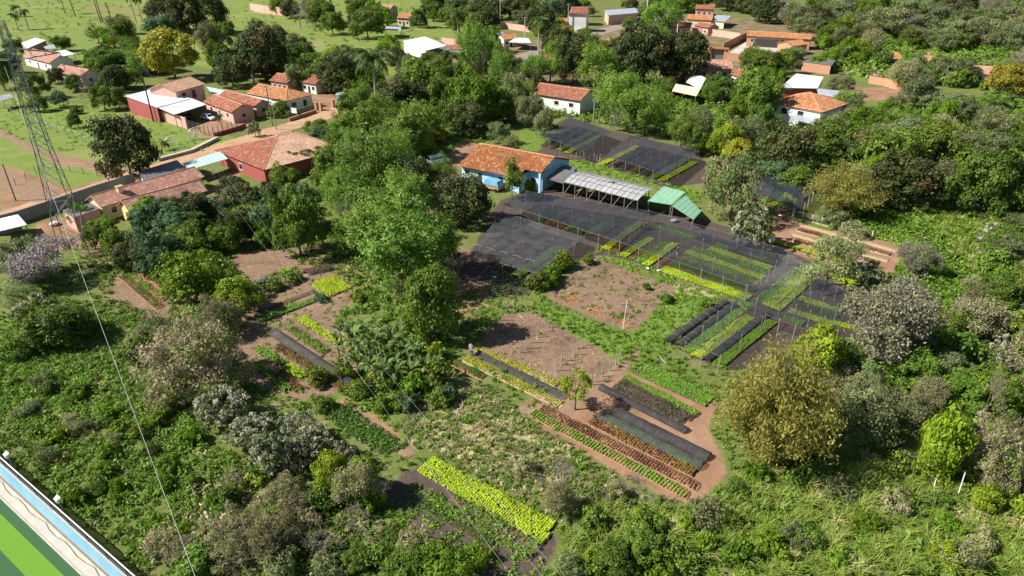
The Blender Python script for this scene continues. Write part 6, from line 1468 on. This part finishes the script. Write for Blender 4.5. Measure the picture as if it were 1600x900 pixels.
T('bush_lime', (560,470,24,20), (700,470,24,30), (590,590,40,34), (660,600,40,34), (680,560,30,30), (1480,880,50,36))

# palms
palm('royal', 590, 178, 88, 'big palm with drooping fronds at the edge of the central wood', 2.1)
palm('royal', 841, 90, 54, 'royal palm with pale trunk standing by the village road', 1.2)
for u, v, h, lb, sc in ((372,128,54,'left palm in the dark group above the white hip roofed house',1.5),(397,130,54,'right palm in the dark group above the white hip roofed house',1.5),(29,47,26,'leaning palm alone in the far left pasture',1.2),(45,46,30,'thin palm right of the leaning pasture palm',1.1),
    (28,26,18,'palm at the top left, nearest the corner',1.2),(102,22,34,'tall palm cut by the top edge in the pasture',1.2),(213,36,42,'left palm above the dark group at the top',1.3),(222,34,38,'right palm above the dark group at the top',1.3),(716,62,44,'palm behind the white roofed hall',1.5),(668,44,34,'palm in the bright trees left of the hall',1.3),
    (706,122,42,'palm below the white roofed hall',1.4),(865,172,0,'',0),(1416,160,36,'palm in the thicket beside the brick wall',1.3),(1552,200,44,'palm near the low red roof at right',1.4),(235,112,46,'palm left of the golden tree',1.4),(455,265,34,'left shrub palm before the broad hip roof',1.1),(472,266,32,'middle shrub palm before the broad hip roof',1.1),(490,262,30,'right shrub palm before the broad hip roof',1.1),(258,235,12,'small palm beside the white wheel ornament',.5),
    (348,205,26,'small palm-like plant in the compound courtyard',.6),(1196,34,30,'palm behind the brick courtyard',1.2),(1430,105,20,'pale palm by the small tiled houses',1.1)):
    if lb: palm('palm', u, v, h, lb, sc)
for u, v, h, u2, lb in ((118,26,30,110,'bare dead palm trunk in the pasture'),(158,36,34,148,'left of two bare palm trunks'),(161,35,36,154,'right of two bare palm trunks'),(176,38,40,164,'tall leaning bare palm trunk')):
    a = G(u, v); z2 = 10.0; b2 = G(u2, max(2, v-h), z2); b2 = Vector((a.x-.6, a.y, z2)); thing('dead_palm', lb+' at the top left', 'tree trunk', a, 0, None, MB().bar((0,0,-.1), b2-a, .3, .2, 7).mesh('dead_trunk', 'bark'))
# banana plants
for i, (u, v, sc) in enumerate(sorted([(530,556,.95),(542,575,1.0),(560,590,1.0),(580,600,1.1),(600,606,1.05),(622,608,1.1),(645,604,1.0),(665,596,1.0),(555,556,1.1),(580,570,1.15),(605,578,1.15),(630,582,1.2),(650,574,1.1),(570,540,1.15),(600,550,1.2),(625,552,1.2),(545,535,1.05),(680,590,.9),(590,562,1.2),(565,575,1.1),(615,562,1.2),(640,590,1.0),(535,540,1.0)])+[(705,415,1.1),(716,425,1.0)]):
    p = G(u, v); banana(p.x, p.y, sc, 'banana plant in the clump below the central wood, '+ORD[i]+' from left' if i < 23 else 'banana plant beside the arched net house, '+('left' if i == 23 else 'right')+' one', 'banana clump' if i < 23 else 'banana plants by the arched net')

# thickets where single trees cannot be told apart in the photograph
def thicket(poly, n, kinds, wr, hr, label, group, seed=[0]):
    seed[0] += 1; r = np.random.default_rng(800+seed[0]); pts = []
    k = 0
    px = np.array(poly); tries = 0
    while len(pts) < n and tries < n*60:
        tries += 1
        u, v = r.uniform(px[:, 0].min(), px[:, 0].max()), r.uniform(px[:, 1].min(), px[:, 1].max())
        if not pip(np.array([u]), np.array([v]), poly)[0]: continue
        p = G(u, v)
        if any((p-q).length < wr[0]*.55 for q in pts): continue
        W = r.uniform(*wr); kd = kinds[r.integers(len(kinds))]; Hh = W*r.uniform(*hr); s = ppm(p)
        if v < 260 and hides(u, v, W*s, (Hh+.2*W)*s): continue
        pts.append(p); put_tree(kd, p, W, Hh, 'x', (label, group))
thicket([(1290,20),(1340,-12),(1640,-12),(1640,70),(1480,95),(1330,60)], 60, ['grey','grey','broad','brown','fresh','dry','mango','pink'], (9, 16), (.6, .9), 'one of the mixed trees of the far wood at the upper right', 'far wood trees')
thicket([(640,-14),(1290,-14),(1290,8),(1060,8),(900,2),(640,6)], 34, ['mango','broad','grey','fresh','mango'], (10, 17), (.6, .9), 'one of the dark trees lining the top edge of the village', 'trees along the top edge')
thicket([(1310,150),(1420,160),(1640,130),(1640,330),(1530,300),(1440,280),(1330,300),(1290,220)], 42, ['grey','broad','fresh','brown','bush','grey','willow'], (5, 9.5), (.6, .95), 'one of the mixed trees of the right hand slope above the clearing', 'slope trees')
thicket([(1330,90),(1400,100),(1520,120),(1640,90),(1640,130),(1500,150),(1420,140)], 20, ['grey','broad','fresh','bush','dry'], (4, 8), (.6, .9), 'one of the bushy trees around the small houses at right', 'right village trees')
thicket([(1550,400),(1640,340),(1640,640),(1560,660),(1450,620),(1480,520)], 28, ['grey','bush','broad','bush_grey','brown','silver','fresh','dry'], (3.5, 7), (.6, .9), 'one of the tangled trees and shrubs at the right edge', 'right edge thicket')
thicket([(1400,700),(1640,660),(1640,905),(1480,905),(1390,800)], 18, ['bush','bush_fresh','bush_grey','bush_dry'], (2.0, 3.6), (.6, .9), 'one of the shrubs in the lower right corner thicket', 'lower right shrubs')
thicket([(960,830),(1100,800),(1250,740),(1390,800),(1480,905),(900,905)], 12, ['bush','bush_fresh','bush_fresh'], (1.6, 3.0), (.6, .9), 'one of the shrubs in the tall grass below the red earth plot', 'lower shrubs')
thicket([(10,600),(240,560),(330,690),(420,780),(300,880),(100,780)], 26, ['bush','bush_fresh','bush_grey','bush','bush_fresh'], (1.2, 2.4), (.5, .8), 'one of the low shrubs on the slope above the blue wall', 'slope shrubs')
thicket([(400,640),(540,690),(640,780),(740,880),(640,905),(300,905),(340,760)], 20, ['bush_lime','bush_fresh','bush','bush_fresh','bush_dry','bush'], (1.8, 3.4), (.6, .9), 'one of the mixed shrubs at the bottom left of the gardens', 'bottom left shrubs')
thicket([(960,150),(1200,120),(1210,220),(1130,250),(960,215)], 18, ['wisp','broad','fresh','grey','wisp'], (5, 8), (.8, 1.25), 'one of the tall trees in the belt behind the far nets', 'tree belt behind the nets')
thicket([(540,110),(760,100),(800,190),(700,220),(560,200)], 22, ['broad','mango','wisp','fresh','grey'], (6, 10), (.7, 1.1), 'one of the crowded trees in the back of the central wood', 'central wood trees')
thicket([(130,60),(260,90),(250,125),(180,140),(135,120)], 12, ['broad','mango','fresh','wisp'], (6, 10), (.7, 1.0), 'one of the trees around the yard left of the golden tree', 'yard trees')

thicket([(640,5),(760,5),(775,45),(735,60),(700,55),(640,42)], 18, ['mango','fresh','broad','mango'], (8, 12), (.7, 1.0), 'v', 'v')
thicket([(790,8),(885,8),(870,36),(830,42),(775,40)], 10, ['mango','broad','grey','fresh'], (8, 12), (.7, 1.0), 'v', 'v')
thicket([(1000,2),(1200,2),(1300,30),(1300,66),(1200,38),(1150,24),(1010,12)], 22, ['mango','mango','broad','grey'], (8, 13), (.7, 1.0), 'v', 'v')
thicket([(725,62),(790,72),(960,74),(985,120),(900,125),(725,130)], 26, ['mango','broad','fresh','wisp','broad'], (6, 10), (.7, 1.1), 'v', 'v')
thicket([(1275,36),(1345,40),(1345,92),(1312,104),(1306,120),(1292,110),(1282,70)], 16, ['fresh','broad','grey','mango'], (6, 10), (.7, 1.0), 'v', 'v')
thicket([(330,70),(560,110),(540,150),(490,140),(440,125),(340,130)], 18, ['mango','broad','mango','fresh'], (6, 10), (.7, 1.0), 'v', 'v')
thicket([(520,40),(560,20),(600,36),(590,56),(470,40),(430,20),(500,14)], 14, ['broad','grey','fresh','mango'], (7, 11), (.7, 1.0), 'v', 'v')
thicket([(1290,190),(1330,160),(1420,160),(1500,200),(1420,280),(1300,260)], 24, ['wisp','broad','fresh','grey'], (5, 8.5), (.7, 1.0), 'v', 'v')
thicket([(1145,112),(1200,100),(1218,135),(1190,160),(1150,150)], 9, ['fresh','broad','wisp'], (5, 8), (.7, 1.0), 'v', 'v')
thicket([(940,60),(1040,62),(1090,90),(1080,125),(960,130),(925,110)], 12, ['mango','broad','fresh'], (6, 9), (.7, 1.0), 'v', 'v')
thicket([(770,90),(830,95),(840,125),(820,180),(780,190),(740,150)], 16, ['broad','wisp','mango','grey'], (6, 9), (.7, 1.1), 'v', 'v')
thicket([(800,20),(1060,8),(1085,62),(960,72),(830,72)], 30, ['mango','broad','fresh','grey'], (5, 8.5), (.7, 1.0), 'v', 'v')
thicket([(1140,98),(1200,100),(1250,100),(1300,108),(1240,118),(1180,125)], 12, ['broad','fresh','grey'], (5, 8), (.7, 1.0), 'v', 'v')
thicket([(640,90),(720,95),(730,125),(640,120)], 8, ['broad','fresh','wisp'], (5, 8), (.7, 1.0), 'v', 'v')
thicket([(180,345),(330,330),(420,340),(440,385),(300,400),(150,395)], 14, ['mango','broad','fresh','blue'], (4, 6.5), (.7, .95), 'v', 'v')
# labels: by look, nearest landmark, and order among the look-alikes there
LM = [('the dirt road', 180, 285), ('the far left farmhouse', 60, 92), ('the white carports', 250, 155), ('the white hip roofed house', 430, 150), ('the water tank', 536, 165), ('the broad hip roof', 450, 238), ('the yellow-ended house', 260, 310), ('the lattice tower', 105, 360),
      ('the left garden', 450, 500), ('the banana clump', 600, 560), ('the blue building', 790, 262), ('the arched net house', 820, 385), ('the stake plot', 850, 545), ('the flower plot', 950, 460), ('the lime lettuce beds', 760, 785), ('the red earth plot', 980, 700), ('the big bamboo', 1210, 620),
      ('the green roofs', 1055, 318), ('the large shade net', 1100, 410), ('the right net', 1270, 480), ('the far bamboo', 1310, 280), ('the white walled house', 870, 155), ('the white roofed hall', 664, 70), ('the royal palm', 841, 60), ('the brick courtyard', 1190, 75), ('the orange hip roof', 1255, 155),
      ('the rose house', 1535, 112), ('the tan flower plot', 960, 470), ('the blue pitch wall', 120, 790), ('the pasture', 480, 60), ('the meadow clearing', 1420, 400), ('the leaning white pole', 1500, 760), ('the cream sheet roof', 1070, 140), ('the village road', 960, 46), ('the top left pasture', 110, 40), ('the brick wall at right', 1380, 136), ('the central wood', 620, 330), ('the dry domed tree', 310, 540), ('the dirt yard', 690, 300), ('the far right nets', 1380, 420)]
from collections import defaultdict
buckets = defaultdict(list)
ORD = ORD or 'first second third fourth fifth sixth seventh eighth ninth tenth eleventh twelfth thirteenth fourteenth fifteenth sixteenth seventeenth eighteenth nineteenth twentieth'.split()
for rec in PLACED:
    o, kind, (u, v), lab, grp = rec
    if isinstance(grp, tuple): lab = None
    if lab: o['label'] = lab; o['group'] = PHR[kind]+'s' if kind in PHR else 'trees'; continue
    best = min(LM, key=lambda l: math.hypot(l[1]-u, (l[2]-v)*1.6)); dx, dy = u-best[1], (v-best[2])*1.6
    rel = ('right of ' if dx > 0 else 'left of ') if abs(dx) > abs(dy) else ('below ' if dy > 0 else 'above ')
    buckets[(kind, rel, best[0])].append((u, o))
for (kind, rel, lm), lst in buckets.items():
    lst.sort(key=lambda t: t[0])
    for i, (u, o) in enumerate(lst):
        o['label'] = PHR[kind]+' '+rel+lm+('' if len(lst) == 1 else ', '+ORD[min(i, 28)]+' from left of '+str(len(lst)))
        o['group'] = PHR[kind]+'s'
